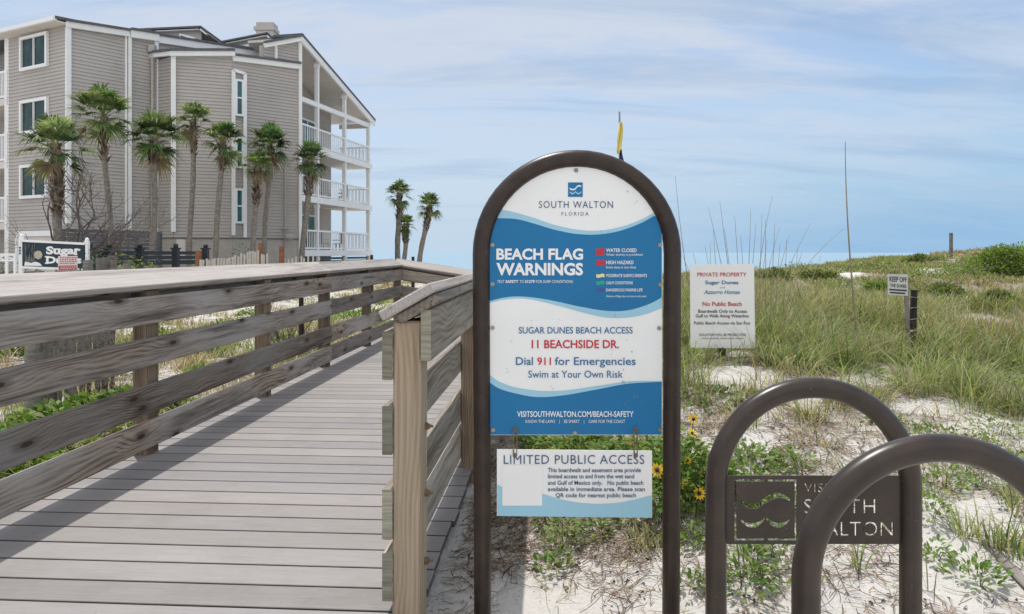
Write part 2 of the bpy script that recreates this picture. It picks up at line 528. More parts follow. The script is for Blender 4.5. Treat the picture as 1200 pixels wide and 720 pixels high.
m, t, b = mat('white_quartz_sand')
tcn = t.nodes.new('ShaderNodeTexCoord'); ov = tcn.outputs['Object']
big = noise(t, ov, 0.8, 5, 0.6)
mid = noise(t, ov, 4.5, 6, 0.65, 0.6)
fine = noise(t, ov, 38, 6, 0.7)
vfine = noise(t, ov, 230, 3, 0.6)
base = ramp(t, fine, [(0.25, (0.55, 0.52, 0.485)), (0.7, (0.66, 0.635, 0.60))])
base = mixc(t, ramp(t, vfine, [(0.60, (0, 0, 0)), (0.72, (0.5,) * 3)]), base, (0.40, 0.37, 0.33))
# thatch / organic litter mask : painted density stored per vertex (where plants grow)
at = t.nodes.new('ShaderNodeAttribute'); at.attribute_name = 'tone'
lit = math_(t, 'ADD', at.outputs['Fac'], math_(t, 'MULTIPLY', math_(t, 'SUBTRACT', mid, 0.5), 1.5))
lit = math_(t, 'ADD', lit, math_(t, 'MULTIPLY', math_(t, 'SUBTRACT', fine, 0.5), 1.1))
lf = ramp(t, lit, [(0.44, (0, 0, 0)), (0.66, (0.85,) * 3)])
litc = ramp(t, fine, [(0.3, (0.16, 0.125, 0.095)), (0.7, (0.36, 0.30, 0.24))])
c = mixc(t, lf, base, litc)
vor = t.nodes.new('ShaderNodeTexVoronoi'); vor.inputs['Scale'].default_value = 26; vor.inputs['Randomness'].default_value = 1
t.links.new(ov, vor.inputs['Vector'])
sp = ramp(t, vor.outputs['Distance'], [(0.10, (0.8,) * 3), (0.15, (0,) * 3)])
sp = mixc(t, 1.0, sp, ramp(t, mid, [(0.45, (0.1,) * 3), (0.6, (1,) * 3)]), 'MULTIPLY')
c = mixc(t, sp, c, (0.10, 0.08, 0.06))
t.links.new(c, b.inputs['Base Color'])
b.inputs['Roughness'].default_value = 0.95; b.inputs['Specular IOR Level'].default_value = 0.15
hh = math_(t, 'ADD', math_(t, 'MULTIPLY', mid, 1.0), math_(t, 'MULTIPLY', fine, 0.35))
bump(t, b, hh, 0.7, 0.06)
M['sand'] = m

def px_of(x, y, z):
    return 600 + x / y * F, HZ + (CZ - z) / y * F
def in_patch(pxx, pyy, patches):
    k = np.zeros(len(pxx))
    for (cx_, cy_, rx_, ry_) in patches:
        d = ((pxx - cx_) / rx_) ** 2 + ((pyy - cy_) / ry_) ** 2
        k = np.maximum(k, np.clip(1.35 - d, 0, 1))
    return k
# bare sand patches of the dune, as centre and size on the sight line (kept only as plan positions)
BARE = [(860, 440, 52, 13), (995, 322, 22, 6), (1140, 378, 45, 13), (1120, 352, 30, 6), (1150, 610, 60, 30), (1120, 660, 60, 40), (1140, 445, 30, 8), (880, 520, 30, 16), (1095, 318, 25, 5), (1010, 447, 46, 9), (1090, 478, 50, 8), (940, 470, 40, 9), (1175, 388, 40, 8), (1150, 500, 45, 9), (1060, 398, 26, 6)]
dens = np.zeros(len(vx))
fr = vy > 0.6
pxx, pyy = np.full(len(vx), -999.0), np.full(len(vx), -999.0)
pxx[fr], pyy[fr] = px_of(vx[fr], vy[fr], vz[fr])
right_side = (vx > -0.63 + 0.0634 * vy)
near = np.interp(vy, [2.2, 3.0, 4.4, 5.5, 9], [0.14, 0.30, 0.48, 0.70, 0.86])
dens = np.where(right_side, near, 0.52)
dens = dens - 0.55 * in_patch(pxx, pyy, BARE)
dens = dens + 0.25 * np.exp(-(((pxx - 690) / 80) ** 2 + ((pyy - 610) / 45) ** 2))
dens = dens - 0.25 * np.exp(-(((pxx - 680) / 150) ** 2 + ((pyy - 715) / 35) ** 2))
dens = np.clip(dens, 0, 1)
g_ob = np_mesh('sand_ground', np.stack([vx, vy, vz], 1), faces, M['sand'], np.repeat(dens[:, None], 3, 1), smooth=True)
g_ob['kind'] = 'structure'

# sea
m, t, b = mat('gulf_water')
tcn = t.nodes.new('ShaderNodeTexCoord')
wv_ = noise(t, mapping(t, tcn.outputs['Object'], (0.05, 0.22, 1)), 1.0, 6, 0.6)
t.links.new(ramp(t, wv_, [(0.3, (0.22, 0.345, 0.44)), (0.7, (0.25, 0.38, 0.465))]), b.inputs['Base Color'])
b.inputs['Roughness'].default_value = 0.35
bump(t, b, wv_, 0.6, 0.8)
s = MB()
s.add([(-6000, 64, -2.35), (6000, 64, -2.35), (6000, 9000, -2.35), (-6000, 9000, -2.35)], [(0, 1, 2, 3)])
sea = s.build('sea', m); sea['kind'] = 'structure'

# ------------------------------------------------------------------ boardwalk
AL = math.atan(0.0634)
DECK = CZ - 1.30
m, t, b = mat('grey_composite_decking')
tcn = t.nodes.new('ShaderNodeTexCoord'); ov = tcn.outputs['Object']
at = t.nodes.new('ShaderNodeAttribute'); at.attribute_name = 'tone'
gr = noise(t, mapping(t, ov, (4, 150, 1)), 1.0, 4, 0.6)
st = noise(t, mapping(t, ov, (1.2, 7, 1)), 1.0, 6, 0.62)
c = ramp(t, gr, [(0.3, (0.25, 0.23, 0.222)), (0.7, (0.32, 0.298, 0.288))])
c = mixc(t, ramp(t, st, [(0.5, (0, 0, 0)), (0.8, (0.5,) * 3)]), c, (0.345, 0.33, 0.322))
blot = noise(t, ov, 2.3, 5, 0.7)
c = mixc(t, ramp(t, blot, [(0.50, (0, 0, 0)), (0.72, (0.55,) * 3)]), c, (0.215, 0.195, 0.185))
scf = noise(t, mapping(t, ov, (5, 3, 1)), 1.0, 8, 0.75, 1.2)
c = mixc(t, ramp(t, scf, [(0.64, (0, 0, 0)), (0.70, (0.45,) * 3)]), c, (0.43, 0.41, 0.39))
dr = t.nodes.new('ShaderNodeTexVoronoi'); dr.inputs['Scale'].default_value = 9
t.links.new(ov, dr.inputs['Vector'])
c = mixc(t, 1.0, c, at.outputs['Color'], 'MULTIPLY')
c = mixc(t, ramp(t, dr.outputs['Distance'], [(0.018, (0.8,) * 3), (0.035, (0,) * 3)]), c, (0.12, 0.10, 0.085))
t.links.new(c, b.inputs['Base Color'])
b.inputs['Roughness'].default_value = 0.62; b.inputs['Specular IOR Level'].default_value = 0.35
bump(t, b, gr, 0.25, 0.003)
M['deck'] = m

bw = bpy.data.objects.new('boardwalk', None); COL.objects.link(bw)
bw.rotation_euler = (0, 0, -AL); bw['kind'] = 'structure'
dk = MB(); tones = []
s0 = -0.35
i = 0
while s0 + i * 0.1815 < 12.6:
    s_ = s0 + i * 0.1815
    k0 = len(dk.v)
    dk.box(((-2.742 - 0.51) / 2 + random.uniform(-.006, .006), s_, DECK - 0.016), (2.232 + random.uniform(-.008, .008), 0.1695, 0.032), 0, Matrix.Rotation(random.uniform(-.0012, .0012), 3, 'Z'), bev=0.003)
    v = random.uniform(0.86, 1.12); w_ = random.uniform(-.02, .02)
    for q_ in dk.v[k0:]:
        e_ = 0.30 if q_[2] < DECK - .002 else 1.0      # plank sides coloured dark, standing in for the shade in the gaps
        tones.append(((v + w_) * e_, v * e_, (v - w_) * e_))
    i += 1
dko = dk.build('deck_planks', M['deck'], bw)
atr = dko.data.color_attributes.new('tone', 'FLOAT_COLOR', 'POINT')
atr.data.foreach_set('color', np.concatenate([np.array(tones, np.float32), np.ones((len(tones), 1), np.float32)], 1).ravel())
jo = MB()
for t_ in (-2.64, -1.63, -0.62):
    jo.box((t_, 6.0, DECK - 0.032 - 0.045), (0.05, 13.0, 0.09))
jo.build('joist', M['oldwood'], bw)
# landing and ramp after the corner, turning right and running down
rp = MB()
for i in range(30):
    tt = -0.5 + i * 0.1815
    rp.box((tt, 11.35, DECK - 0.016 - 0.15 * (i * 0.1815 + 0.05)), (0.1735, 2.4, 0.032), 0, bev=0.003)
rpo = rp.build('ramp_planks', M['deck'], bw)
atr = rpo.data.color_attributes.new('tone', 'FLOAT_COLOR', 'POINT')
atr.data.foreach_set('color', np.ones(len(rp.v) * 4, np.float32))

def board(name, parent, p0, p1, h, th, mt, up=(0, 0, 1), bev=0.005):
    """board with its long axis on local X; h along up, th across"""
    p0 = Vector(p0); p1 = Vector(p1)
    d = p1 - p0; L = d.length; d.normalize()
    up = Vector(up); side = up.cross(d).normalized(); u = d.cross(side)
    Mx = Matrix((d, side, u)).transposed().to_4x4()
    Mx.translation = (p0 + p1) / 2
    mb = MB(); mb.box((0, 0, 0), (L, th, h), 0, None, bev)
    return mb.build(name, mt, parent, Mx)

BZ = [(CZ - .279, CZ - .455), (CZ - .545, CZ - .722), (CZ - .840, CZ - 1.022), (CZ - 1.068, CZ - 1.242)]   # the four boards: top, bottom
SL = 0.102      # rise of the cap across its width
def rail_run(root, a, b, inner, posts, drop, mats, breaks, outer=True, bare_first=False):
    """a, b : (t, s) ends of the post line; inner: unit vector (t, s) towards the deck; drop: height lost per metre"""
    a = Vector((a[0], a[1], 0)); b = Vector((b[0], b[1], 0))
    d = (b - a).normalized(); n = Vector((inner[0], inner[1], 0))
    L = (b - a).length
    def at_(u, off, z): return a + d * u + n * off + Vector((0, 0, z - drop * u))
    for u in posts:
        p = at_(u, 0, 0)
        o = board('post', root, at_(u, 0, CZ - 1.75), at_(u, 0, CZ - 0.245), 0.14, 0.10, mats[1], up=d, bev=0.006)
    ends = [0] + [x for x in breaks if 0 < x < L] + [L]
    for (zt, zb) in BZ:
        for u0, u1 in zip(ends[:-1], ends[1:]):
            j = random.uniform(-.004, .004)
            board('rail_board', root, at_(u0 + .002, .0695, (zt + zb) / 2 + j), at_(u1 - .002, .0695, (zt + zb) / 2 + random.uniform(-.004, .004)), zt - zb, .038, mats[0])
    if outer:
        for u0, u1 in zip(ends[:-1], ends[1:]):
            board('fascia_board', root, at_(u0 + .002, -.0695, CZ - .294), at_(u1 - .002, -.0695, CZ - .294), .186, .038, mats[2])
    # two layers of cap, tilted down towards the deck
    upv = (Vector((0, 0, 0.18)) + n * SL).normalized()
    for u0, u1 in zip(ends[:-1], ends[1:]):
        e0 = u0 - 0.06 if u0 == 0 else u0 + .002
        c0 = at_(e0, 0.0, CZ - .156); c1 = at_(u1 - .002, 0.0, CZ - .156)
        upd = upv
        sidev = d.cross(upv)
        board('cap_board', root, c0 - upv * .019, c1 - upv * .019, .037, .208, mats[3], up=upv)
        e0 = u0 - 0.02 if u0 == 0 else u0 + .002
        board('cap_backing', root, at_(e0, -0.012, CZ - .150) - upv * .0575, at_(u1 - .002, -0.012, CZ - .150) - upv * .0575, .036, .158, mats[2], up=upv)

lr = thing('wooden_railing', 'long weathered grey brown railing along the left edge of the boardwalk', 'railing', (0, 0, 0), -AL, 'railings of the boardwalk')
tL = -2.681
rail_run(lr, (tL, -1.0), (tL, 12.2), (1, 0), [1.98, 3.83 + 1.82, 7.56, 9.31, 11.17, 13.15], 0, [M['rail'], M['post'], M['rail'], M['cap']], [3.8, 9.32])
rail_run(lr, (tL + .0, 12.2 + .05), (tL + 5.5, 12.25), (0, -1), [1.9, 3.7], 0.15, [M['rail2'], M['post'], M['rail2'], M['cap']], [])
rr = thing('wooden_railing', 'pale railing on the right of the boardwalk starting at a tan end post', 'railing', (0, 0, 0), -AL, 'railings of the boardwalk')
tR = -0.540
rail_run(rr, (tR, 2.60), (tR, 10.0), (-1, 0), [1.90, 3.73, 5.56, 7.35], 0, [M['rail2'], M['post'], M['rail2'], M['cap']], [5.56])
# the near end post is newer, with bolts through its side
ep = board('end_post', rr, (tR - .006, 2.675, CZ - 1.8), (tR, 2.675, CZ - 0.245), 0.14, 0.10, M['newpost'], up=(0, 1, 0), bev=0.007)
for zz_ in (CZ - .64, CZ - .885, CZ - 1.135):
    bo = MB()
    Mx = Matrix.Rotation(R(90), 3, 'Y')
    bo.tube([(tR + .045, 2.70, zz_), (tR + .058, 2.70, zz_)], .014, 12)
    bo.tube([(tR + .056, 2.70, zz_), (tR + .066, 2.70, zz_)], .010, 6)
    bo.tube([(tR + .064, 2.70, zz_), (tR + .078, 2.70, zz_)], .005, 8)
    bo.build('bolt', M['rust'], rr)
# mossy end grain on the four near board ends
for (zt, zb) in BZ:
    mb = MB(); mb.box((tR - .0695, 2.598, (zt + zb) / 2), (.036, .004, zt - zb - .004), 0, None, 0)
    mb.build('end_cap', M['endgrain'], rr)
mb = MB(); mb.box((tR + .0695, 2.598, CZ - .294), (.036, .004, .180)); mb.build('end_cap', M['endgrain'], rr)
# ------------------------------------------------------------------ apartment building
BZW = CZ
class Leg: pass
def plan(px, X0, Z0, a, b=1.0):
    """point on the plan line from (X0,Z0) along (a,b) that is seen at column px"""
    q = (px - 600) / F
    t = (q * Z0 - X0) / (a - q * b)
    return Vector((X0 + a * t, Z0 + b * t, 0))
def zof(py, Z): return CZ + (HZ - py) / F * Z
Z0b = 33.5; X0b = (79.5 - 600) / F * Z0b
V0 = Vector((X0b, Z0b, 0))
dA = (0.807, 1.0); dL = (-1.845, 1.0)
apt = thing('apartment_building', 'greige clapboard apartment building with stacked white balconies at its right end', 'building', (V0.x, V0.y, gz(V0.x, V0.y)))
AB = Vector(apt.location)
def ab(mb, name, mt, parent=None):
    """build with vertices given in world space, parent at the building's base"""
    o = mb.build(name, mt, parent or apt)
    if parent is None:
        o.location = -AB
    return o
COURSE = 0.165
def lap_wall(mb, p0, p1, zb, zt0, zt1, off=0.0, mi=0):
    p0 = Vector((p0[0], p0[1], 0)); p1 = Vector((p1[0], p1[1], 0))
    d = (p1 - p0).normalized(); n = Vector((d.y, -d.x, 0))
    S = 14
    pts = [p0 + (p1 - p0) * (i / S) + n * off for i in range(S + 1)]
    tops = [zt0 + (zt1 - zt0) * (i / S) for i in range(S + 1)]
    k = 0
    while zb + k * COURSE < max(zt0, zt1):
        a = zb + k * COURSE; b = a + COURSE
        for i in range(S):
            a0, b0 = min(a, tops[i]), min(b, tops[i]); a1, b1 = min(a, tops[i + 1]), min(b, tops[i + 1])
            if b0 - a0 < 1e-4 and b1 - a1 < 1e-4: continue
            lo = n * 0.044; hi = n * 0.004
            v = [pts[i] + lo + Vector((0, 0, a0)), pts[i + 1] + lo + Vector((0, 0, a1)), pts[i + 1] + hi + Vector((0, 0, b1)), pts[i] + hi + Vector((0, 0, b0)),
                 pts[i] + hi + Vector((0, 0, a0)), pts[i + 1] + hi + Vector((0, 0, a1))]
            mb.add(v, [(0, 1, 2, 3), (4, 5, 1, 0)], mi)
        k += 1
    # solid backing
    z0 = Vector((0, 0, zb)); bk = -n * 0.25
    mb.prism([pts[0] + z0, pts[-1] + z0, pts[-1] + Vector((0, 0, zt1)), pts[0] + Vector((0, 0, zt0))], -n, 0.25, mi)
def trim(p, zb, zt, w=0.17, off=0.0, dirv=None, t=0.17):
    mb = MB()
    d = Vector((dirv[0], dirv[1], 0)).normalized() if dirv else Vector((1, 0, 0))
    n = Vector((d.y, -d.x, 0))
    c = Vector((p[0], p[1], 0)) + n * off
    Mx = Matrix((d, -n, Vector((0, 0, 1)))).transposed()
    mb.box((c.x, c.y, (zb + zt) / 2), (w, t, zt - zb), 0, Mx)
    return ab(mb, 'corner_trim', M['white'])
def fascia(p0, z0, p1, z1, h=0.28, ext=0.05, off=0.14, dark=True):
    p0 = Vector((p0[0], p0[1], z0)); p1 = Vector((p1[0], p1[1], z1))
    d = (p1 - p0); dn = Vector((d.x, d.y, 0)).normalized(); n = Vector((dn.y, -dn.x, 0))
    a = p0 - d.normalized() * ext + n * off; b_ = p1 + d.normalized() * ext + n * off
    mb = MB(); mb.beam(a - Vector((0, 0, h / 2)), b_ - Vector((0, 0, h / 2)), 0.14, h)
    ab(mb, 'fascia', M['white'])
    if dark:
        mb = MB(); mb.beam(a + Vector((0, 0, .055)) + n * .02, b_ + Vector((0, 0, .055)) + n * .02, 0.26, 0.11)
        ab(mb, 'roof_edge', M['shingle'])

GB = CZ - 1.6          # below ground
ZS = CZ + 0.72         # top of the stucco base
pA = V0
pA1 = plan(147, X0b, Z0b, *dA); pB0 = plan(151, X0b, Z0b, *dA); pB1 = plan(184, X0b, Z0b, *dA); pK = plan(322, X0b, Z0b, *dA)
pC0 = plan(203.5, pB1.x + .0, pB1.y, 1.845, -1.0)
pC1 = plan(272, pC0.x, pC0.y, 2.86, 1.0)
pD1 = plan(351, pC1.x, pC1.y, 1.153, 1.0)
pE1 = plan(433, pD1.x, pD1.y, 0.2076, 1.0)
pL1 = plan(10, X0b, Z0b, *dL)
zA0 = zof(33, pA.y); zA1 = zof(42, pA1.y); zB1 = zof(46.5, pB1.y); zK = zof(64, pK.y)
zC0 = zof(66, pC0.y); zC1 = zof(66, pC1.y); zD0 = zof(70, pC1.y); zD1 = zof(79, pD1.y)
zL1 = zof(42.6, pL1.y)

w = MB()
lap_wall(w, pL1, pA, GB, zL1, zof(29.2, pA.y))
lap_wall(w, pA, pA1, GB, zA0, zA1)
lap_wall(w, pB0, pK, GB, zA1, zK, 0.0)
lap_wall(w, pB1, pC0, ZS, zC0 - .05, zC0)
lap_wall(w, pC0, pC1, ZS, zC0, zC1)
lap_wall(w, pC1, pD1, ZS, zD0, zD1)
ab(w, 'siding_wall', M['siding'])
# recess joint between the two left walls
w = MB(); dd = Vector((dA[0], dA[1], 0)).normalized(); nn = Vector((dd.y, -dd.x, 0))
w.prism([Vector((pA1.x, pA1.y, GB)) - nn * .3, Vector((pB0.x, pB0.y, GB)) - nn * .3, Vector((pB0.x, pB0.y, zA1)) - nn * .3, Vector((pA1.x, pA1.y, zA1)) - nn * .3], -nn, .1)
ab(w, 'recess_panel', M['siding'])
# stucco base with its drip line
w = MB()
for (a_, b_) in ((pB1, pC0), (pC0, pC1), (pC1, pD1)):
    d = (b_ - a_).normalized(); n = Vector((d.y, -d.x, 0))
    w.prism([a_ + n * .02 + Vector((0, 0, GB)), b_ + n * .02 + Vector((0, 0, GB)), b_ + n * .02 + Vector((0, 0, ZS - .03)), a_ + n * .02 + Vector((0, 0, ZS - .03))], -n, .3)
ab(w, 'stucco_base', M['stucco'])
w = MB()
for (a_, b_) in ((pB1, pC0), (pC0, pC1), (pC1, pD1)):
    d = (b_ - a_).normalized(); n = Vector((d.y, -d.x, 0))
    w.beam(a_ + n * .03 + Vector((0, 0, ZS - .01)), b_ + n * .03 + Vector((0, 0, ZS - .01)), .10, .05)
ab(w, 'drip_edge', M['shingle'])
# corner boards
trim(pA, zof(262, pA.y), zA0, .20, .05, dA); trim(pA1, zof(270, pA1.y), zA1, .08, .03, dA, .12); trim(pB0, zof(270, pB0.y), zA1, .15, .06, dA)
trim(pB1, zof(272, pB1.y), zof(70, pB1.y), .12, .05, dA); trim(pC0, zof(272, pC0.y), zC0, .22, .05, (2.86, 1)); trim(pL1, GB, zL1, .14, .05, dL)
trim(pD1, GB, zof(50, pD1.y), .16, .06, (1.153, 1)); trim(plan(182, X0b, Z0b, *dA), zof(62, pB1.y), zof(44, pB1.y), .16, .10, dA)
# roof edges
fascia(pA, zof(26.5, pA.y), pA1, zof(37, pA1.y), .26, .12)
fascia(pB0, zof(36.5, pB0.y), pB1, zof(41.5, pB1.y), .34, .0, .20)
fascia(pB1, zof(43, pB1.y), pK, zof(64, pK.y), .34, .0, .14)
fascia(plan(180, pB1.x, pB1.y, 1.845, -1), zof(64.5, pB1.y), pC0, zof(62.5, pC0.y), .20, .12, .3)
fascia(pC0, zof(61.5, pC0.y), pC1, zof(61.5, pC1.y), .24, .15, .22)
fascia(pC1, zof(66, pC1.y), pD1, zof(76, pD1.y), .26, .0, .10)
# low bay roof and main roof slabs
w = MB()
w.prism([Vector((pB1.x, pB1.y, zC0)), Vector((pC0.x, pC0.y, zC0 + .02)), Vector((pC1.x, pC1.y, zC1 + .02)), Vector((pD1.x, pD1.y, zD1 + .05)), Vector((pK.x, pK.y, zD1 + .1))], (0, 0, 1), .12)
bk = Vector((-6.0, 5.5, 0))
for (a_, za, b_, zb_) in ((pL1, zof(41, pL1.y), pA, zof(27.5, pA.y)),):
    d = (b_ - a_).normalized(); n = Vector((d.y, -d.x, 0))
    aa = a_ - d * 9 + n * .62 + Vector((0, 0, za)); bb = b_ + n * .62 + d * .12 + Vector((0, 0, zb_ + .02))
    w.prism([aa, bb, bb - n * 9 + Vector((0, 0, .7)), aa - n * 9 + Vector((0, 0, .7))], (0, 0, 1), .14)
w.prism([Vector((pA.x, pA.y, zof(28, pA.y))), Vector((pK.x, pK.y, zof(61.5, pK.y))), Vector((pK.x - 5, pK.y + 4, zof(61.5, pK.y) + .25)), Vector((pA.x - 5, pA.y + 4, zof(28, pA.y) + .25))], (0, 0, 1), .12)
ab(w, 'roof', M['shingle'])
# left eave: soffit and gutter
d = (pA - pL1).normalized(); n = Vector((d.y, -d.x, 0))
w = MB()
a_ = pL1 - d * 9 + n * .62 + Vector((0, 0, zof(43, pL1.y))); b_ = pA + n * .62 + d * .1 + Vector((0, 0, zof(29.5, pA.y)))
w.prism([a_, b_, b_ - n * .62, a_ - n * .62], (0, 0, 1), .06)
ab(w, 'soffit', M['soffit'])
w = MB(); w.beam(a_ + Vector((0, 0, .12)), b_ + Vector((0, 0, .12)), .16, .18); ab(w, 'gutter', M['vinyl'])
# left wing beyond the corner: balconies in a recess
rec = pL1 - n * 1.7; far = pL1 - d * 9.0
w = MB(); lap_wall(w, far - n * 1.7, rec, GB, zL1, zL1)
ab(w, 'siding_wall', M['siding'])
w = MB(); w.prism([pL1 + Vector((0, 0, GB)), pL1 - n * 1.7 + Vector((0, 0, GB)), pL1 - n * 1.7 + Vector((0, 0, zL1)), pL1 + Vector((0, 0, zL1))], d, .15); ab(w, 'siding_wall', M['siding'])
for (yt, yb) in ((84, 113), (158, 187), (232, 259)):
    zt = zof(yt, pL1.y); zb = zof(yb, pL1.y)
    w = MB()
    c0 = far - n * 1.7 + Vector((0, 0, zb - .42)); c1 = pL1 - n * 1.7 + Vector((0, 0, zb - .42))
    w.prism([c0, c1, c1 + n * 1.75 - d * .01, c0 + n * 1.75], (0, 0, 1), .34)
    ab(w, 'balcony_slab', M['soffit'])
    w = MB()
    a0 = pL1 - d * .10 + n * .04
    w.box((a0.x, a0.y, (zt + zb) / 2 - .03), (.14, .14, zt - zb + .25))
    w.beam(far + n * .04 + Vector((0, 0, zt)), pL1 + n * .04 + Vector((0, 0, zt)), .10, .10)
    w.beam(far + n * .04 + Vector((0, 0, zb)), pL1 + n * .04 + Vector((0, 0, zb)), .09, .10)
    for k in range(60):
        q = pL1 - d * (.25 + k * .14) + n * .04
        w.box((q.x, q.y, (zt + zb) / 2), (.045, .045, zt - zb))
    ab(w, 'balcony_railing', M['vinyl'])
w = MB(); q = pL1 - d * .15; w.box((q.x, q.y, (GB + zL1) / 2), (.14, .14, zL1 - GB)); ab(w, 'balcony_post', M['white'])

def window(p0, p1, zb, zt, dirv, mull=1, fw=.13, rail=False, off=.10, name='window', gl='glass'):
    p0 = Vector((p0[0], p0[1], 0)); p1 = Vector((p1[0], p1[1], 0))
    d = (p1 - p0).normalized(); n = Vector((d.y, -d.x, 0)); L = (p1 - p0).length
    Mx = Matrix((d, -n, Vector((0, 0, 1)))).transposed()
    f = MB(); c = (p0 + p1) / 2 + n * off
    H = zt - zb; zc = (zb + zt) / 2
    f.box((c.x, c.y, zt - fw / 2), (L, .14, fw), 0, Mx); f.box((c.x, c.y, zb + fw / 2), (L, .14, fw), 0, Mx)
    for e in (0, 1):
        q = (p0 + d * fw / 2 if e == 0 else p1 - d * fw / 2) + n * off
        f.box((q.x, q.y, zc), (fw, .14, H - 2 * fw), 0, Mx)
    for k in range(1, mull + 1):
        q = p0 + d * (L * k / (mull + 1)) + n * (off - .01)
        f.box((q.x, q.y, zc), (.06, .10, H - 2 * fw), 0, Mx)
    if rail:
        q = c - n * .012; f.box((q.x, q.y, zc), (L - 2 * fw, .09, .07), 0, Mx)
    fo = ab(f, name, M['vinyl'])
    g = MB(); q = c - n * .035
    g.box((q.x, q.y, zc), (L - 2 * fw + .01, .02, H - 2 * fw + .01), 0, Mx)
    g.build('pane', M[gl], fo)
    return fo
w0 = plan(26.5, X0b, Z0b, *dL); w1 = plan(58.5, X0b, Z0b, *dL)
for yc in (65, 139, 214):
    zc = zof(yc, w0.y); window(w0, w1, zc - .80, zc + .80, dL, 1, .14)
w0 = plan(23, X0b, Z0b, *dL); w1 = plan(66, X0b, Z0b, *dL)
w = MB(); d = (w1 - w0).normalized(); n = Vector((d.y, -d.x, 0)); zg = zof(271, w0.y)
w.prism([w0 + n * .07 + Vector((0, 0, GB)), w1 + n * .07 + Vector((0, 0, GB)), w1 + n * .07 + Vector((0, 0, zg - .28)), w0 + n * .07 + Vector((0, 0, zg - .28))], -n, .06)
gd = ab(w, 'garage_door', M['soffit'])
w = MB(); w.beam(w0 + n * .1 + Vector((0, 0, zg - .14)), w1 + n * .1 + Vector((0, 0, zg - .14)), .12, .26)
w.beam(w0 + n * .1 + Vector((0, 0, GB)), w0 + n * .1 + Vector((0, 0, zg - .27)), .12, .2, 0, up=d)
w.build('frame', M['vinyl'], gd)
# tall stair window strip
q0 = plan(272.5, pC1.x, pC1.y, 1.153, 1.0); q1 = plan(286, pC1.x, pC1.y, 1.153, 1.0)
st0 = MB(); d = (q1 - q0).normalized(); n = Vector((d.y, -d.x, 0))
zt0 = zof(83, q0.y); zt1 = zof(87, q1.y); zbb = zof(276, q0.y)
st0.beam(q0 + n * .12 + Vector((0, 0, zbb)), q0 + n * .12 + Vector((0, 0, zt0)), .12, .16, 0, up=d)
st0.beam(q1 + n * .12 + Vector((0, 0, zbb - .1)), q1 + n * .12 + Vector((0, 0, zt1)), .12, .16, 0, up=d)
st0.beam(q0 + n * .12 + Vector((0, 0, zt0)), q1 + n * .12 + Vector((0, 0, zt1)), .12, .14)
ab(st0, 'stair_strip_frame', M['vinyl'])
for (ya, yb) in ((93, 136), (160, 197), (221, 262)):
    window(q0 + d * .07, q1 - d * .07, zof(yb, q0.y), zof(ya, q0.y), dA, 0, .10, True, .14, gl='glass2')
# downspout with its box head, wall pipe, vent dome, utility box
w = MB(); q = plan(176.5, X0b, Z0b, *dA); nA = nn
w.box((q.x + nA.x * .18, q.y + nA.y * .18, zof(58, q.y)), (.3, .25, .34)); w.tube([q + nA * .18 + Vector((0, 0, zof(60, q.y))), q + nA * .18 + Vector((0, 0, GB))], .07, 8)
ab(w, 'downspout', M['stucco'])
w = MB(); q = plan(333, pC1.x, pC1.y, 1.153, 1.0)
w.tube([q + n * .1 + Vector((0, 0, zof(180, q.y))), q + n * .1 + Vector((0, 0, GB))], .035, 6)
w.box((q.x + n.x * .2, q.y + n.y * .2, zof(268, q.y)), (.3, .25, .08)); w.ball(q + n * .35 + Vector((.12, 0, zof(278, q.y))), .22, 0, (1, 1, .8))
ab(w, 'wall_pipe', M['stucco'])
w = MB(); q = plan(212.5, pC0.x, pC0.y, 2.86, 1.0); w.box((q.x + .05, q.y - .12, zof(291, q.y)), (.42, .16, .85)); ab(w, 'utility_box', M['soffit'])

# roof dormers and chimney behind
def dormer(poly_px, Z, depth, mt, name, win=None, edge=None):
    w = MB(); w.prism([P(x, y, Z) for x, y in poly_px], (-.35, 1, 0), depth)
    o = ab(w, name, mt)
    if win:
        f = MB(); f.prism([P(x, y, Z - .12) for x, y in win], (0, 1, 0), .14); fo = ab(f, 'dormer_window', M['vinyl'])
        cxw = sum(x for x, y in win) / len(win); cyw = sum(y for x, y in win) / len(win)
        f = MB(); f.prism([P(x + (1.8 if x < cxw else -1.8), y + (2.6 if y < cyw else -2), Z - .14) for x, y in win], (0, 1, 0), .05); f.build('pane', M['glass2'], fo)
    if edge:
        f = MB()
        for (xa, ya), (xb, yb) in zip(edge[:-1], edge[1:]):
            f.beam(P(xa, ya + 1.6, Z - .2), P(xb, yb + 1.6, Z - .2), .2, .22)
        ab(f, 'dormer_fascia', M['white'])
        f = MB()
        for (xa, ya), (xb, yb) in zip(edge[:-1], edge[1:]):
            f.beam(P(xa, ya, Z - .35) + Vector((0, 1.6, 0)), P(xb, yb, Z - .35) + Vector((0, 1.6, 0)), 3.2, .10)
        ab(f, 'dormer_roof', M['shingle'])
        f = MB()
        for (xa, ya), (xb, yb) in zip(edge[:-1], edge[1:]):
            f.beam(P(xa, ya, Z - .35) + Vector((0, 1.6, -.075)), P(xb, yb, Z - .35) + Vector((0, 1.6, -.075)), 3.1, .05)
        ab(f, 'dormer_soffit', M['soffit'])
dormer([(168, 60), (168, 34.5), (236, 32.5), (236, 60)], 40.5, 3.5, M['siding'], 'dormer_wall', [(210, 39), (228, 44), (228, 60), (210, 60)], [(152, 35), (235, 31.2), (243.5, 38)])
dormer([(258, 70), (258, 50), (311, 40), (311, 70)], 43.0, 3.5, M['siding'], 'dormer_wall', [(281, 54), (291, 52), (291, 70), (281, 70)], [(250, 51), (313, 38.5), (323, 48)])
w = MB(); w.box(P(313, 41, 46), (1.05, .9, 1.3)); w.box(P(312.5, 36.0, 46), (1.25, 1.1, .22)); ab(w, 'chimney', M['siding'])
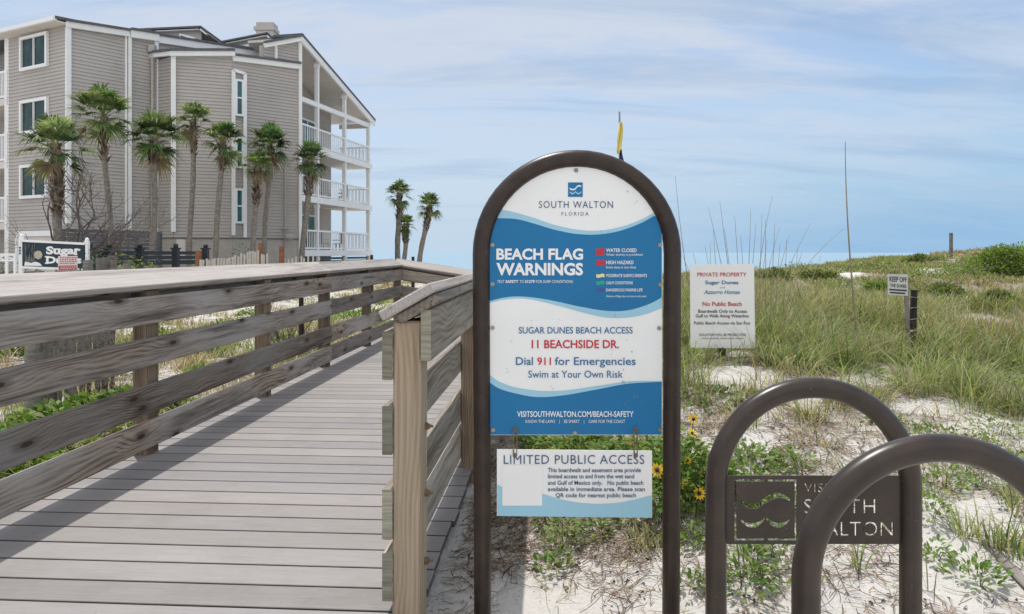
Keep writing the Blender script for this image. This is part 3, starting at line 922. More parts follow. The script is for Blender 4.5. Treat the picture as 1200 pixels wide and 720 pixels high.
# high wall left of the balconies
zE0 = zof(44, pD1.y)
h0 = plan(309, pD1.x, pD1.y, 1.153, 1.0)
w = MB(); lap_wall(w, h0, pD1, zD1 - 1.2, zof(53, h0.y), zof(48, pD1.y), -.04); ab(w, 'siding_wall', M['siding'])
fascia(h0, zof(52, h0.y), pD1, zof(44.5, pD1.y), .22, .08, .25)

tq = plan(323, pD1.x, pD1.y, 1.153, 1.0); trim(tq, zof(70.5, tq.y), zof(51, tq.y), .12, .02, (1.153, 1))
# ---- balcony end
dE = (pE1 - pD1).normalized(); nE = Vector((dE.y, -dE.x, 0))
LE = (pE1 - pD1).length
def E(u, off, z): return pD1 + dE * u + nE * off + Vector((0, 0, z))
INW = -2.1
LI = LE * .86
wz1 = zof(60, pD1.y)
def rake(u): return zof(44, pD1.y) + (zof(142, 49.0) - zof(44, pD1.y)) * (u / (LE + .35))
w = MB()
a_ = E(0, INW, 0); b_ = E(LI, INW, 0)
lap_wall(w, a_, b_, GB, rake(0) - .3, rake(LI) - .3)
w.prism([E(0, -1.25, GB), E(0, 0, GB), E(0, 0, rake(0) - .2), E(0, -1.25, rake(0) - .2)], dE, .15)
ab(w, 'siding_wall', M['siding'])
# far end wall closing the building
w = MB(); w.prism([E(LI, INW - .25, GB), E(LI, INW - 6, GB), E(LI, INW - 6, rake(LI) - .3), E(LI, INW - .25, rake(LI) - .3)], -dE, .2); ab(w, 'siding_wall', M['siding'])
# roof slab with pale ceiling
u1 = LE + .45
w = MB(); w.prism([E(-.15, .25, rake(-.15)), E(u1, .25, rake(u1)), E(u1, -7, rake(u1)), E(3.0, -7, rake(3.0)), E(-.15, -1.4, rake(-.15))], (0, 0, 1), .13); ab(w, 'roof', M['shingle'])
w = MB(); w.prism([E(-.05, .02, rake(-.05) - .16), E(u1 - .1, .02, rake(u1 - .1) - .16), E(u1 - .1, -3, rake(u1 - .1) - .16), E(-.05, -3, rake(-.05) - .16)], (0, 0, 1), .13); ab(w, 'soffit', M['soffit'])
w = MB(); w.beam(E(-.15, .16, rake(-.15) - .17), E(u1, .16, rake(u1) - .17), .12, .34); ab(w, 'rake_board', M['white'])
zbeam = zof(115, pD1.y)
w = MB(); w.beam(E(0, -.04, zbeam), E(LE, -.04, zbeam + .12), .16, .26); ab(w, 'balcony_beam', M['white'])
w = MB(); w.beam(E(LE, -.1, zbeam + .1), E(LE, INW, zbeam + .1), .16, .3); w.beam(E(LE * .62, -.1, zbeam + .95), E(LE * .62, INW, zbeam + .95), .16, .4); ab(w, 'balcony_beam', M['soffit'])
fl = [zof(y, pE1.y) for y in (192.5, 241.5, 294)]
for k, zf in enumerate(fl):
    w = MB(); w.prism([E(0, .04, zf - .32), E(LE + .1, .04, zf - .32), E(LE + .1, INW + .02, zf - .32), E(0, INW + .02, zf - .32)], (0, 0, 1), .30); ab(w, 'balcony_slab', M['soffit'])
    w = MB(); w.beam(E(0, .09, zf - .15), E(LE + .15, .09, zf - .15), .08, .34); ab(w, 'slab_fascia', M['white'])
    w = MB()
    w.beam(E(0, -.02, zf + 1.08), E(LE, -.02, zf + 1.08), .10, .09); w.beam(E(0, -.02, zf + .12), E(LE, -.02, zf + .12), .07, .08)
    nb = int(LE / .26)
    for j in range(nb):
        q = E((j + .5) * LE / nb, -.02, zf + .6); w.box(q, (.042, .042, .94))
    w.beam(E(LE, -.02, zf + 1.08), E(LE, INW, zf + 1.08), .10, .09); w.beam(E(LE, -.02, zf + .12), E(LE, INW, zf + .12), .07, .08)
    for j in range(8):
        q = E(LE, -.2 - j * .25, zf + .6); w.box(q, (.042, .042, .94))
    ab(w, 'balcony_railing', M['vinyl'])
    # sliding doors on the inner wall
    for (ua, ub) in ((.5, 3.0), (3.6, 5.9)):
        window(E(ua, INW, 0), E(ub, INW, 0), zf + .05, zf + 2.15, None, 1, .10, False, .11, 'sliding_door', 'glass2')
for px_ in (372, 404, 432):
    q = plan(px_, pD1.x, pD1.y, 0.2076, 1.0); u = (q - pD1).dot(dE)
    w = MB(); top = rake(u) - .2
    w.beam(E(u, -.03, GB), E(u, -.03, top), .20, .20, 0, up=dE); w.box(E(u, -.03, top - .25), (.28, .28, .2))
    for zf in fl: w.box(E(u, -.03, zf - .48), (.28, .28, .14))
    ab(w, 'balcony_post', M['white'])
# chairs and tables seen through the railings: top-level things
def patio_chair(u, off, zf, rz, label):
    q = E(u, off, zf)
    t_ = thing('patio_chair', label, 'chair', q, rz, 'chairs on the balconies')
    c = MB(); c.box((0, 0, .42), (.5, .5, .05)); c.build('seat', M['oldwood'], t_)
    c = MB()
    for i in range(4): c.box((-.18 + i * .12, .25, .78), (.09, .03, .75))
    c.build('backrest', M['oldwood'], t_)
    for a_ in (-.22, .22):
        for b_ in (-.22, .22):
            c = MB(); c.box((a_, b_, .2), (.05, .05, .42)); c.build('leg', M['oldwood'], t_)
    for a_ in (-.27, .27):
        c = MB(); c.box((a_, 0, .64), (.07, .5, .04)); c.build('armrest', M['oldwood'], t_)
patio_chair(4.6, -.75, fl[1], .5, 'brown slatted chair on the middle balcony, nearer the building wall')
patio_chair(7.0, -.75, fl[1], -1.2, 'brown slatted chair on the middle balcony, out toward the far corner post')
patio_chair(3.0, -.75, fl[2], .3, 'brown slatted chair on the lowest balcony, nearest the palm trunk')
patio_chair(4.4, -.8, fl[2], 2.6, 'brown slatted chair on the lowest balcony, just before the middle white post')
patio_chair(6.3, -.75, fl[2], -.9, 'brown slatted chair on the lowest balcony, just past the middle white post')
# timber skirt below the lowest balcony
w = MB()
for k in range(7):
    z = fl[2] - .45 - k * .18
    w.beam(E(0, -.05, z), E(LE, -.05, z), .05, .13)
ab(w, 'timber_skirt', M['slate'])
# ------------------------------------------------------------------ lettering
_cache = {}
def _glyphs(txt, bold, shear=0.0, space=1.0):
    key = (txt, bold, shear, space)
    if key in _cache: return _cache[key]
    cu = bpy.data.curves.new('txt', 'FONT')
    cu.body = txt; cu.size = 1.0; cu.offset = bold; cu.shear = shear; cu.space_character = space
    cu.resolution_u = 3; cu.fill_mode = 'FRONT'
    o = bpy.data.objects.new('txt', cu); COL.objects.link(o)
    bpy.context.view_layer.update()
    dg = bpy.context.evaluated_depsgraph_get()
    me = bpy.data.meshes.new_from_object(o.evaluated_get(dg))
    vs = [v.co.copy() for v in me.vertices]; fs = [list(p.vertices) for p in me.polygons]
    bpy.data.objects.remove(o); bpy.data.curves.remove(cu); bpy.data.meshes.remove(me)
    _cache[key] = (vs, fs)
    return vs, fs
def cap_h(bold):
    vs, _ = _glyphs('H', bold)
    return max(v.y for v in vs) - min(v.y for v in vs), min(v.y for v in vs)
def put_text(mb, txt, x0, x1, ytop, ybase, to3, mi=0, bold=0.0, shear=0.0, space=1.0, lift=0.0):
    """fit caps height between rows ytop..ybase and width x0..x1 ; to3(px,py,lift)->3d"""
    vs, fs = _glyphs(txt, bold, shear, space)
    ch, y0 = cap_h(bold)
    xa = min(v.x for v in vs); xb = max(v.x for v in vs)
    sx = (x1 - x0) / (xb - xa); sy = (ybase - ytop) / ch
    mb.add([to3(x0 + (v.x - xa) * sx, ybase - (v.y - y0) * sy, lift) for v in vs], [f for f in fs], mi)

def flat(name, col, rough=0.45, spec=0.4, var=0.03):
    return simple(name, col, rough, var, 5, spec=spec)
M['p_white'] = simple('printed_white', (0.87, 0.87, 0.86), 0.4, 0.03, 4)
M['p_worn'] = simple('weathered_white', (0.58, 0.58, 0.56), 0.6, 0.12, 20)
M['p_blue'] = simple('printed_blue', (0.018, 0.175, 0.385), 0.45, 0.06, 4, spec=0.25)
M['p_sky'] = simple('printed_light_blue', (0.33, 0.60, 0.74), 0.35, 0.04, 4)
M['p_navy'] = flat('printed_slate_blue', (0.045, 0.10, 0.20))
M['p_mid'] = flat('printed_mid_blue', (0.05, 0.17, 0.34))
M['p_red'] = flat('printed_red', (0.56, 0.03, 0.05))
M['p_yellow'] = flat('printed_yellow', (0.80, 0.74, 0.36))
M['p_green'] = flat('printed_green', (0.03, 0.36, 0.27))
M['p_purple'] = flat('printed_purple', (0.07, 0.08, 0.33))
M['p_black'] = flat('printed_black', (0.03, 0.03, 0.035))

# ------------------------------------------------------------------ main notice board
ZSN = 2.60
sg = thing('notice_board', 'tall blue and white beach flag warning board in a brown arched pipe frame', 'sign', P(676, 720, ZSN) - Vector((0, 0, 0)))
sgz = gz(sg.location.x, ZSN); sg.location.z = sgz; SO = Vector(sg.location)
def sb(mb, name, mt, parent=None):
    o = mb.build(name, mt, parent or sg)
    if parent is None: o.location = -SO
    return o
rt = 10.2 * ZSN / F            # pipe radius
cxp, cyp, rp_ = 676.0, 298.0, 112.0
pts = []
pts.append(P(cxp - rp_ + 1.0, 298, ZSN) * 1)
def arch(cx_, cy_, r_, Z, zbot, lean=0.0, n=28):
    p = []
    a = P(cx_ - r_, cy_, Z); b_ = P(cx_ + r_, cy_, Z)
    steps = 10
    for i in range(steps): p.append(Vector((a.x + lean, a.y, zbot)).lerp(a, i / steps))
    for i in range(n + 1):
        th = math.pi - math.pi * i / n
        p.append(P(cx_ + r_ * math.cos(th), cy_ - r_ * math.sin(th), Z))
    for i in range(1, steps + 1): p.append(b_.lerp(Vector((b_.x - lean, b_.y, zbot)), i / steps))
    return p
w = MB(); w.tube(arch(cxp, cyp, rp_, ZSN, sgz - .12, 0.006), rt, 24); sb(w, 'pipe_frame', M['tube'])
def to_sign(px, py, lift=0.0): return P(px, py, ZSN) + Vector((0, -.0065 - lift, 0))
# panel: white blank with printed waves
def arc_outline(x0, x1, ybot, cx_, cy_, r_, n=40):
    p = [(x0, ybot)]
    a0 = math.acos(max(-1, min(1, (x0 - cx_) / r_))); a1 = math.acos((x1 - cx_) / r_)
    for i in range(n + 1):
        a = a0 + (a1 - a0) * i / n
        p.append((cx_ + r_ * math.cos(a), cy_ - r_ * math.sin(a)))
    p.append((x1, ybot))
    return p
pc = (675.0, 298.5, 104.0)
out = arc_outline(573.4, 775.6, 509.5, *pc)
pn = MB()
pn.prism([P(x, y, ZSN) + Vector((0, -.006, 0)) for x, y in out], (0, 1, 0), .004, 0)
def spline(pts_, n=8):
    o = []
    p = [pts_[0]] + list(pts_) + [pts_[-1]]
    for i in range(1, len(p) - 2):
        for k in range(n):
            t_ = k / n
            a, b_, c_, d_ = [np.array(q, float) for q in p[i - 1:i + 3]]
            o.append(tuple(0.5 * ((2 * b_) + (-a + c_) * t_ + (2 * a - 5 * b_ + 4 * c_ - d_) * t_ ** 2 + (-a + 3 * b_ - 3 * c_ + d_) * t_ ** 3)))
    o.append(tuple(pts_[-1])); return o
def yat(curve, x):
    xs = [c[0] for c in curve]; ys = [c[1] for c in curve]
    return float(np.interp(x, xs, ys))
def arc_edge(y):      # half width of the panel at row y
    if y >= pc[1]: return None
    return math.sqrt(max(0, pc[2] ** 2 - (pc[1] - y) ** 2))
def band(mb, top, bot, mi, lift, x0, x1, to3, clip=None, n=60):
    vs = []; fs = []
    for i in range(n + 1):
        x = x0 + (x1 - x0) * i / n
        a = top(x); b_ = bot(x)
        if clip: a = max(a, clip(x)); b_ = max(b_, clip(x))
        vs += [to3(x, a, lift), to3(x, b_, lift)]
    for i in range(n): fs.append((2 * i, 2 * i + 1, 2 * i + 3, 2 * i + 2))
    mb.add(vs, fs, mi)
def clip_arc(x):
    d = pc[2] ** 2 - (x - pc[0]) ** 2
    return pc[1] - math.sqrt(max(0, d)) + 0.8
c_a = spline([(572, 243), (586, 246), (600, 248.5), (625, 255.5), (650, 264), (680, 270), (705, 270.3), (730, 265.5), (750, 258), (768, 248.5), (777, 243)])
c_b = spline([(572, 256), (585, 256), (605, 257), (625, 262), (650, 269.5), (675, 274.3), (700, 275), (725, 271), (750, 262), (768, 252), (777, 247)])
c_c = spline([(572, 353.5), (590, 349), (610, 347.5), (640, 351), (680, 359.5), (710, 364.3), (735, 363.8), (760, 356.5), (777, 347.5)])
c_d = spline([(572, 355.5), (590, 351.3), (615, 350), (645, 356), (690, 368), (715, 372.5), (740, 371.5), (760, 367), (777, 360)])
c_e = spline([(572, 437.5), (585, 447), (605, 454), (635, 458), (665, 457), (700, 452), (740, 446.5), (777, 446.3)])
c_f = spline([(572, 446.5), (585, 455), (605, 461), (630, 465), (660, 463), (700, 456), (735, 449.5), (777, 447)])
X0s, X1s = 574.0, 775.0
L1 = 0.0006
band(pn, lambda x: yat(c_a, x), lambda x: yat(c_b, x), 2, L1, X0s, X1s, to_sign, clip_arc)
band(pn, lambda x: yat(c_b, x), lambda x: yat(c_c, x), 1, L1, X0s, X1s, to_sign, clip_arc)
band(pn, lambda x: yat(c_c, x), lambda x: yat(c_d, x), 2, L1, X0s, X1s, to_sign)
band(pn, lambda x: yat(c_e, x), lambda x: yat(c_f, x), 2, L1, X0s, X1s, to_sign)
band(pn, lambda x: yat(c_f, x), lambda x: 509.0, 1, L1, X0s, X1s, to_sign)
# the emblem: blue square with a white wave and a pale wave
pn.add([to_sign(x, y, L1) for x, y in ((665.5, 231.2), (682.7, 231.2), (682.7, 214.2), (665.5, 214.2))], [(0, 1, 2, 3)], 1)
L2 = 0.0012
def thick_line(mb, pts_, wd, mi, lift, to3):
    s_ = spline(pts_, 6)
    up_ = [(x, y - wd / 2) for x, y in s_]; dn_ = [(x, y + wd / 2) for x, y in s_]
    vs = []
    for a, b_ in zip(up_, dn_): vs += [to3(a[0], a[1], lift), to3(b_[0], b_[1], lift)]
    mb.add(vs, [(2 * i, 2 * i + 1, 2 * i + 3, 2 * i + 2) for i in range(len(s_) - 1)], mi)
thick_line(pn, [(667.3, 221), (670, 222.6), (673.5, 222.0), (677, 218.5), (680.8, 218.6)], 1.7, 0, L2, to_sign)
thick_line(pn, [(667.3, 225.3), (670, 227.3), (672.5, 226.6), (674.2, 225)], 1.6, 2, L2, to_sign)
thick_line(pn, [(674.2, 225), (676, 226.9), (678.5, 227.2), (681, 225.2)], 1.6, 2, L2, to_sign)
# warning flag swatches
def swatch(x0, x1, y0, y1, mi):
    k = 10; vs = []
    for i in range(k + 1):
        x = x0 + (x1 - x0) * i / k; dy = math.sin(i / k * 6.28) * .5
        vs += [to_sign(x, y0 + dy, L1 * 2), to_sign(x, y1 + dy, L1 * 2)]
    pn.add(vs, [(2 * i, 2 * i + 1, 2 * i + 3, 2 * i + 2) for i in range(k)], mi)
swatch(698.5, 708, 291.3, 299.5, 3); swatch(698.5, 708.5, 305.2, 311.2, 3)
swatch(698.5, 708, 321.3, 325.2, 4); swatch(698.5, 708, 329.5, 333.6, 5); swatch(698.5, 708, 338.3, 342, 6)
# nicks where the print has chipped
rs = random.Random(3)
chips = [(720, 371, 5), (686, 383, 3), (735, 395, 4), (740, 410, 3), (732, 432, 5), (738, 446, 5), (730, 448, 4), (648, 456, 4), (622, 374, 3), (648, 453, 3), (710, 273, 3), (704, 271, 3), (675, 204, 2), (734, 225, 3), (745, 238, 4), (760, 260, 3), (745, 465, 4), (733, 470, 4), (749, 472, 3), (600, 400, 2), (595, 434, 2), (657, 373, 2), (757, 358, 2), (718, 412, 2)]
for (x, y, s_) in chips:
    for k in range(rs.randint(1, 3)):
        x_ = x + rs.uniform(-2, 2); y_ = y + rs.uniform(-2.5, 2.5); q = rs.uniform(.4, .9); l_ = rs.uniform(.5, s_ * .6); sl = rs.uniform(-.8, .8)
        pn.add([to_sign(x_ - q / 2, y_, .002), to_sign(x_ + sl - q / 3, y_ + l_, .002), to_sign(x_ + sl + q / 3, y_ + l_, .002), to_sign(x_ + q / 2, y_ - .2, .002)], [(0, 1, 2, 3)], 7)
sb(pn, 'sign_panel', [M['p_white'], M['p_blue'], M['p_sky'], M['p_red'], M['p_yellow'], M['p_green'], M['p_purple'], M['oldwood']])
lt = MB()
def TX(*a, **k): put_text(lt, *a, to_sign, **k)
LL = 0.0016
TX('SOUTH WALTON', 631.5, 718, 236.2, 244, mi=1, bold=-.004, space=1.15, lift=LL)
TX('FLORIDA', 658, 689.5, 248.8, 253, mi=1, bold=-.004, space=1.5, lift=LL)
LM = [M['p_white'], M['p_navy'], M['p_mid'], M['p_red']]
sb(lt, 'lettering', LM); lt = MB()
TX('BEACH FLAG', 581.8, 683, 291.5, 304.6, mi=0, bold=.034, lift=LL)
TX('WARNINGS', 581.8, 683, 308.4, 322.8, mi=0, bold=.036, lift=LL)
TX('TEXT', 582.8, 591, 328.4, 331.7, mi=0, lift=LL); TX('SAFETY', 592.5, 607.5, 328.4, 331.7, mi=0, bold=.025, lift=LL)
TX('TO', 609, 613.5, 328.4, 331.7, mi=0, lift=LL); TX('31279', 615, 626.5, 328.4, 331.7, mi=0, bold=.025, lift=LL)
TX('FOR SURF CONDITIONS', 628, 671, 328.4, 331.7, mi=0, lift=LL)
sb(lt, 'lettering', LM); lt = MB()
TX('WATER CLOSED', 710, 745.5, 291.4, 295.6, mi=0, bold=.012, lift=LL)
TX('Water activity is prohibited', 710, 752.5, 297.2, 299.8, mi=0, lift=LL)
sb(lt, 'lettering', LM); lt = MB()
TX('HIGH HAZARD', 710, 742, 305.6, 309.8, mi=0, bold=.012, lift=LL)
TX('Knee deep is too deep', 710, 745, 311.9, 314.6, mi=0, lift=LL)
sb(lt, 'lettering', LM); lt = MB()
TX('MODERATE SURF/CURRENTS', 710, 757.5, 321.3, 324.8, mi=0, bold=.01, lift=LL)
sb(lt, 'lettering', LM); lt = MB()
TX('CALM CONDITIONS', 710, 741, 329.8, 333.2, mi=0, bold=.01, lift=LL)
sb(lt, 'lettering', LM); lt = MB()
TX('DANGEROUS MARINE LIFE', 710, 752.5, 338.2, 341.6, mi=0, bold=.01, lift=LL)
TX('Absence of flags does not assure safe water', 710, 757.5, 346.0, 348.2, mi=0, lift=LL)
sb(lt, 'lettering', LM); lt = MB()
TX('SUGAR DUNES BEACH ACCESS', 607.8, 741, 383.2, 390.8, mi=2, bold=.010, lift=LL)
sb(lt, 'lettering', LM); lt = MB()
TX('11 BEACHSIDE DR.', 623, 725, 398.4, 408, mi=3, bold=.018, lift=LL)
sb(lt, 'lettering', LM); lt = MB()
TX('Dial', 604.5, 624.5, 418.4, 427.6, mi=2, bold=.012, lift=LL); TX('911', 629.5, 645.5, 418.8, 427.6, mi=3, bold=.014, lift=LL)
TX('for Emergencies', 650, 744.5, 418.4, 427.6, mi=2, bold=.012, lift=LL)
sb(lt, 'lettering', LM); lt = MB()
TX('Swim at Your Own Risk', 619, 729.5, 434.2, 442.4, mi=2, bold=.006, lift=LL)
sb(lt, 'lettering', LM); lt = MB()
TX('VISITSOUTHWALTON.COM/BEACH-SAFETY', 606, 742, 481.6, 488.2, mi=0, bold=.012, lift=LL)
TX('KNOW THE LAWS    |    BE SMART    |    CARE FOR THE COAST', 616, 732, 491.6, 495.2, mi=0, bold=-.004, lift=LL)
sb(lt, 'lettering', LM)
for (x, y) in ((675, 200), (577.2, 287.5), (773, 287.5), (577.2, 333), (773, 333.5), (577.3, 384), (772, 384.5), (578, 503.5), (773, 503), (673.5, 507)):
    s_ = MB(); q = to_sign(x, y, 0)
    s_.tube([q, q + Vector((0, -.003, 0))], .0075, 12); s_.tube([q + Vector((0, -.003, 0)), q + Vector((0, -.006, 0))], .0048, 8)
    sb(s_, 'screw', M['steel'])

# ------------------------------------------------------------------ hanging notice
ZH = 2.585
hs = thing('hanging_sign', 'white and pale blue limited access sign hung by two links below the arched notice board', 'sign', P(673, 606, ZH))
HO = Vector(hs.location)
def hb(mb, name, mt):
    o = mb.build(name, mt, hs); o.location = -HO; return o
def to_h(px, py, lift=0.0): return P(px, py, ZH) + Vector((0, -.003 - lift, 0))
pn = MB()
rect = [(582.3, 526.6), (764, 528.4), (764, 606.8), (582.3, 604.6)]
pn.prism([P(x, y, ZH) + Vector((0, -.002, 0)) for x, y in rect[::-1]], (0, 1, 0), .003, 0)
c_h = spline([(582, 567), (592, 572.5), (605, 577.5), (620, 579), (636, 579), (655, 584.5), (675, 588.5), (700, 590.5), (725, 589), (745, 585), (765, 580)])
band(pn, lambda x: yat(c_h, x), lambda x: 604.4 + (x - 582.3) * .012, 1, L1, 583, 763.4, to_h)
pn.add([to_h(x, y, .0012) for x, y in ((588.7, 592.3), (635.3, 592.3), (635.3, 545), (588.7, 545))], [(0, 1, 2, 3)], 0)
hb(pn, 'sign_panel', [M['p_white'], M['p_sky']])
lt = MB()
TH = lambda *a, **k: put_text(lt, *a, to_h, **k)
TH('LIMITED PUBLIC ACCESS', 590.3, 754.8, 533.2, 543.4, bold=-.002, space=1.08, lift=LL)
for s_, a, b_, y in (('This boardwalk and easement area provide', 642, 750.8, 553.2), ('limited access to and from the wet sand', 642, 743, 560.4), ('and Gulf of Mexico only.   No public beach', 642, 753.6, 568), ('available in immediate area. Please scan', 642, 755.5, 575.4), ('QR code for nearest public beach', 651, 745, 582.6)):
    TH(s_, a, b_, y - 4.9, y, bold=.014, lift=LL)
hb(lt, 'lettering', [M['p_navy']])
for x in (603.6, 745):
    s_ = MB()
    a = P(x, 503.5, ZH - .004); b_ = P(x, 534, ZH - .004)
    loop = []
    for i in range(25):
        th = 2 * math.pi * i / 24
        cz_ = a if math.sin(th) > 0 else b_
        loop.append(cz_ + Vector((math.cos(th) * .006, 0, math.sin(th) * .006)) + Vector((0, .003 * math.cos(th), 0)))
    s_.tube(loop, .0021, 8); s_.ball(b_ + Vector((0, -.002, .004)), .005); s_.ball(a + Vector((0, -.002, -.004)), .005)
    hb(s_, 'hanging_link', M['rust'])

# ------------------------------------------------------------------ bike racks
ZR = 2.12
bk1 = thing('bike_rack', 'brown hoop bike rack with a cut-out steel name panel between its legs', 'bike rack', (P(953, 568, ZR).x, ZR, 0), 0, 'hoop bike racks')
bk1.location.z = gz(bk1.location.x, ZR); BO = Vector(bk1.location)
def bb(mb, name, mt, root=None):
    root = root or bk1
    o = mb.build(name, mt, root); o.location = -Vector(root.location); return o
r1 = 12.2 * ZR / F
w = MB(); w.tube(arch(953, 568.5, 114, ZR, bk1.location.z - .1, .0, 40), r1, 24); bb(w, 'hoop', M['tube2'])
# cut-out panel as a filled curve with holes
def curve_plate(splines, th):
    cu = bpy.data.curves.new('plate', 'CURVE'); cu.dimensions = '2D'; cu.fill_mode = 'BOTH'; cu.extrude = th / 2
    for s_ in splines:
        sp_ = cu.splines.new('POLY'); sp_.points.add(len(s_) - 1)
        for p_, q in zip(sp_.points, s_): p_.co = (q[0], q[1], 0, 1)
        sp_.use_cyclic_u = True
    o = bpy.data.objects.new('plate', cu); COL.objects.link(o)
    bpy.context.view_layer.update()
    me = bpy.data.meshes.new_from_object(o.evaluated_get(bpy.context.evaluated_depsgraph_get()))
    vs = [v.co.copy() for v in me.vertices]; fs = [list(p.vertices) for p in me.polygons]
    bpy.data.objects.remove(o); bpy.data.curves.remove(cu); bpy.data.meshes.remove(me)
    return vs, fs
def text_loops(txt, x0, x1, ytop, ybase, bold=0.0, space=1.0):
    """outline loops of fitted text in photo px, from the boundary edges of the filled glyphs"""
    vs, fs = _glyphs(txt, bold, 0.0, space)
    ch, yb0 = cap_h(bold)
    xa = min(v.x for v in vs); xb = max(v.x for v in vs)
    keyf = lambda v: (round(v.x, 5), round(v.y, 5))
    cnt = {}
    for f in fs:
        for i in range(len(f)):
            a = keyf(vs[f[i]]); b_ = keyf(vs[f[(i + 1) % len(f)]])
            if a == b_: continue
            k = (a, b_) if a < b_ else (b_, a)
            cnt[k] = cnt.get(k, 0) + 1
    adj = {}
    for (a, b_), n_ in cnt.items():
        if n_ == 1:
            adj.setdefault(a, []).append(b_); adj.setdefault(b_, []).append(a)
    loops = []; used = set()
    for st in adj:
        if st in used: continue
        lp = [st]; used.add(st); cur = st
        while True:
            nx_ = [q for q in adj[cur] if q not in used]
            if not nx_: break
            cur = nx_[0]; used.add(cur); lp.append(cur)
        if len(lp) > 2: loops.append(lp)
    sx = (x1 - x0) / (xb - xa); sy = (ybase - ytop) / ch
    return [[(x0 + (p[0] - xa) * sx, ybase - (p[1] - yb0) * sy) for p in lp] for lp in loops]
def wave_loop(pts_, wd):
    s_ = spline(pts_, 6); n_ = len(s_)
    tp = []
    for i in range(n_):
        k = wd * (0.35 + 0.65 * math.sin(math.pi * min(1, max(0, i / (n_ - 1)))))
        tp.append(k)
    return [(x, y - k / 2) for (x, y), k in zip(s_, tp)] + [(x, y + k / 2) for (x, y), k in zip(s_, tp)][::-1]
px2 = lambda x, y: ((x - 953) * ZR / F, -(y - 600) * ZR / F)
loops = [[(850, 557.5), (1059, 557.5), (1059, 637.5), (850, 637.5)]]
fw_ = 2.6
x0, x1, y0, y1 = 860.5, 933.5, 561.8, 633.5
# frame slots (broken at mid-top and mid-bottom so that the square stays attached)
loops += [[(x0, y0), (895.5, y0), (895.5, y0 + fw_), (x0 + fw_, y0 + fw_), (x0 + fw_, 596), (x0, 596)],
          [(x0, 599), (x0 + fw_, 599), (x0 + fw_, y1 - fw_), (895.5, y1 - fw_), (895.5, y1), (x0, y1)],
          [(899.5, y0), (x1, y0), (x1, 596), (x1 - fw_, 596), (x1 - fw_, y0 + fw_), (899.5, y0 + fw_)],
          [(x1, 599), (x1, y1), (899.5, y1), (899.5, y1 - fw_), (x1 - fw_, y1 - fw_), (x1 - fw_, 599)]]
loops += [wave_loop([(868, 588), (876, 592.5), (887, 592.5), (897, 586), (908, 581), (917, 581.5), (926, 586)], 7.5),
          wave_loop([(868, 609.5), (875, 614.5), (884, 615.5), (892, 612), (896.5, 607.5)], 6),
          wave_loop([(897.8, 607.5), (903, 612.5), (911, 615.5), (919, 614), (926, 609)], 6)]
tl = text_loops('VISIT', 942.5, 980, 566.5, 576.8, .0, 1.1) + text_loops('SOUTH', 942, 1026, 585, 601.6, .002, 1.1) + text_loops('WALTON', 942, 1046.5, 611.6, 628, -.002, 1.05)
loops += tl
vs, fs = curve_plate([[px2(x, y) for x, y in lp] for lp in loops], .005)
w = MB()
c0 = P(953, 600, ZR)
w.add([c0 + Vector((v.x, v.z, v.y)) for v in vs], fs)
bbp = lambda x0_, x1_, y0_, y1_: w.box((P(x0_, y0_, ZR) + P(x1_, y1_, ZR)) / 2, (abs(x1_ - x0_) * ZR / F, .0046, abs(y1_ - y0_) * ZR / F))
bbp(1012, 1014, 611, 628.6); bbp(967, 969, 584.5, 602); bbp(962.5, 964, 620, 626)     # bridges holding the letter centres
bb(w, 'name_panel', M['tube2'])
for (x, y) in ((848, 560), (848, 634), (1060, 560), (1060, 634)):
    s_ = MB(); s_.ball(P(x, y, ZR), .007, 0, (1.4, .8, .8)); bb(s_, 'weld', M['tube2'])
ZR2 = 1.55
bk2 = thing('bike_rack', 'nearest plain brown hoop bike rack, without a panel, running out of the right edge', 'bike rack', (P(1101, 681, ZR2).x, ZR2, 0), 0, 'hoop bike racks')
bk2.location.z = gz(bk2.location.x, ZR2)
w = MB(); w.tube(arch(1101, 681.5, 156.5, ZR2, bk2.location.z - .1, .0, 48), 16.3 * ZR2 / F, 28); bb(w, 'hoop', M['tube2'], bk2)

# ------------------------------------------------------------------ private property sign
ZP = 5.4
ps = thing('property_sign', 'white private property notice standing in the dune grass', 'sign', P(847, 425, ZP))
ps.location.z = gz(ps.location.x, ZP); PO = Vector(ps.location)
def pb(mb, name, mt):
    o = mb.build(name, mt, ps); o.location = -PO; return o
def to_p(px, py, lift=0.0): return P(px, py, ZP) + Vector((0, -.006 - lift, 0))
w = MB(); w.prism([P(x, y, ZP) + Vector((0, -.005, 0)) for x, y in ((809, 407.5), (884.6, 408.5), (883.4, 309.5), (808.6, 310.5))], (0, 1, 0), .006); pb(w, 'sign_panel', M['p_white'])
w = MB(); w.box((PO.x, ZP + .03, PO.z + .12), (.05, .04, .80)); pb(w, 'stake', M['darkpost'])
lt = MB(); TP = lambda *a, **k: put_text(lt, *a, to_p, lift=.0016, **k)
TP('PRIVATE PROPERTY', 817, 874.5, 319.6, 324.2, mi=0, bold=.01)
TP('Sugar Dunes', 826, 865, 329, 333.3, mi=1, bold=.022); TP('and', 843.5, 849, 336, 338, mi=1); TP('Azzurro Homes', 824.5, 867, 340, 344.8, mi=1, bold=.012, shear=.3)
TP('No Public Beach', 823, 869, 353.8, 358.8, mi=0, bold=.016)
TP('Boardwalk Only to Access', 818, 875, 362.8, 366.8, mi=2, bold=.012); TP('Gulf to Walk Along Waterline', 815, 877, 368.4, 372.2, mi=2, bold=.012)
TP('Public Beach Access via San Roy', 813, 879, 376.8, 380.4, mi=2, bold=.010)
TP('VIOLATORS WILL BE PROSECUTED', 818.5, 874, 391, 393.8, mi=2, bold=.004)
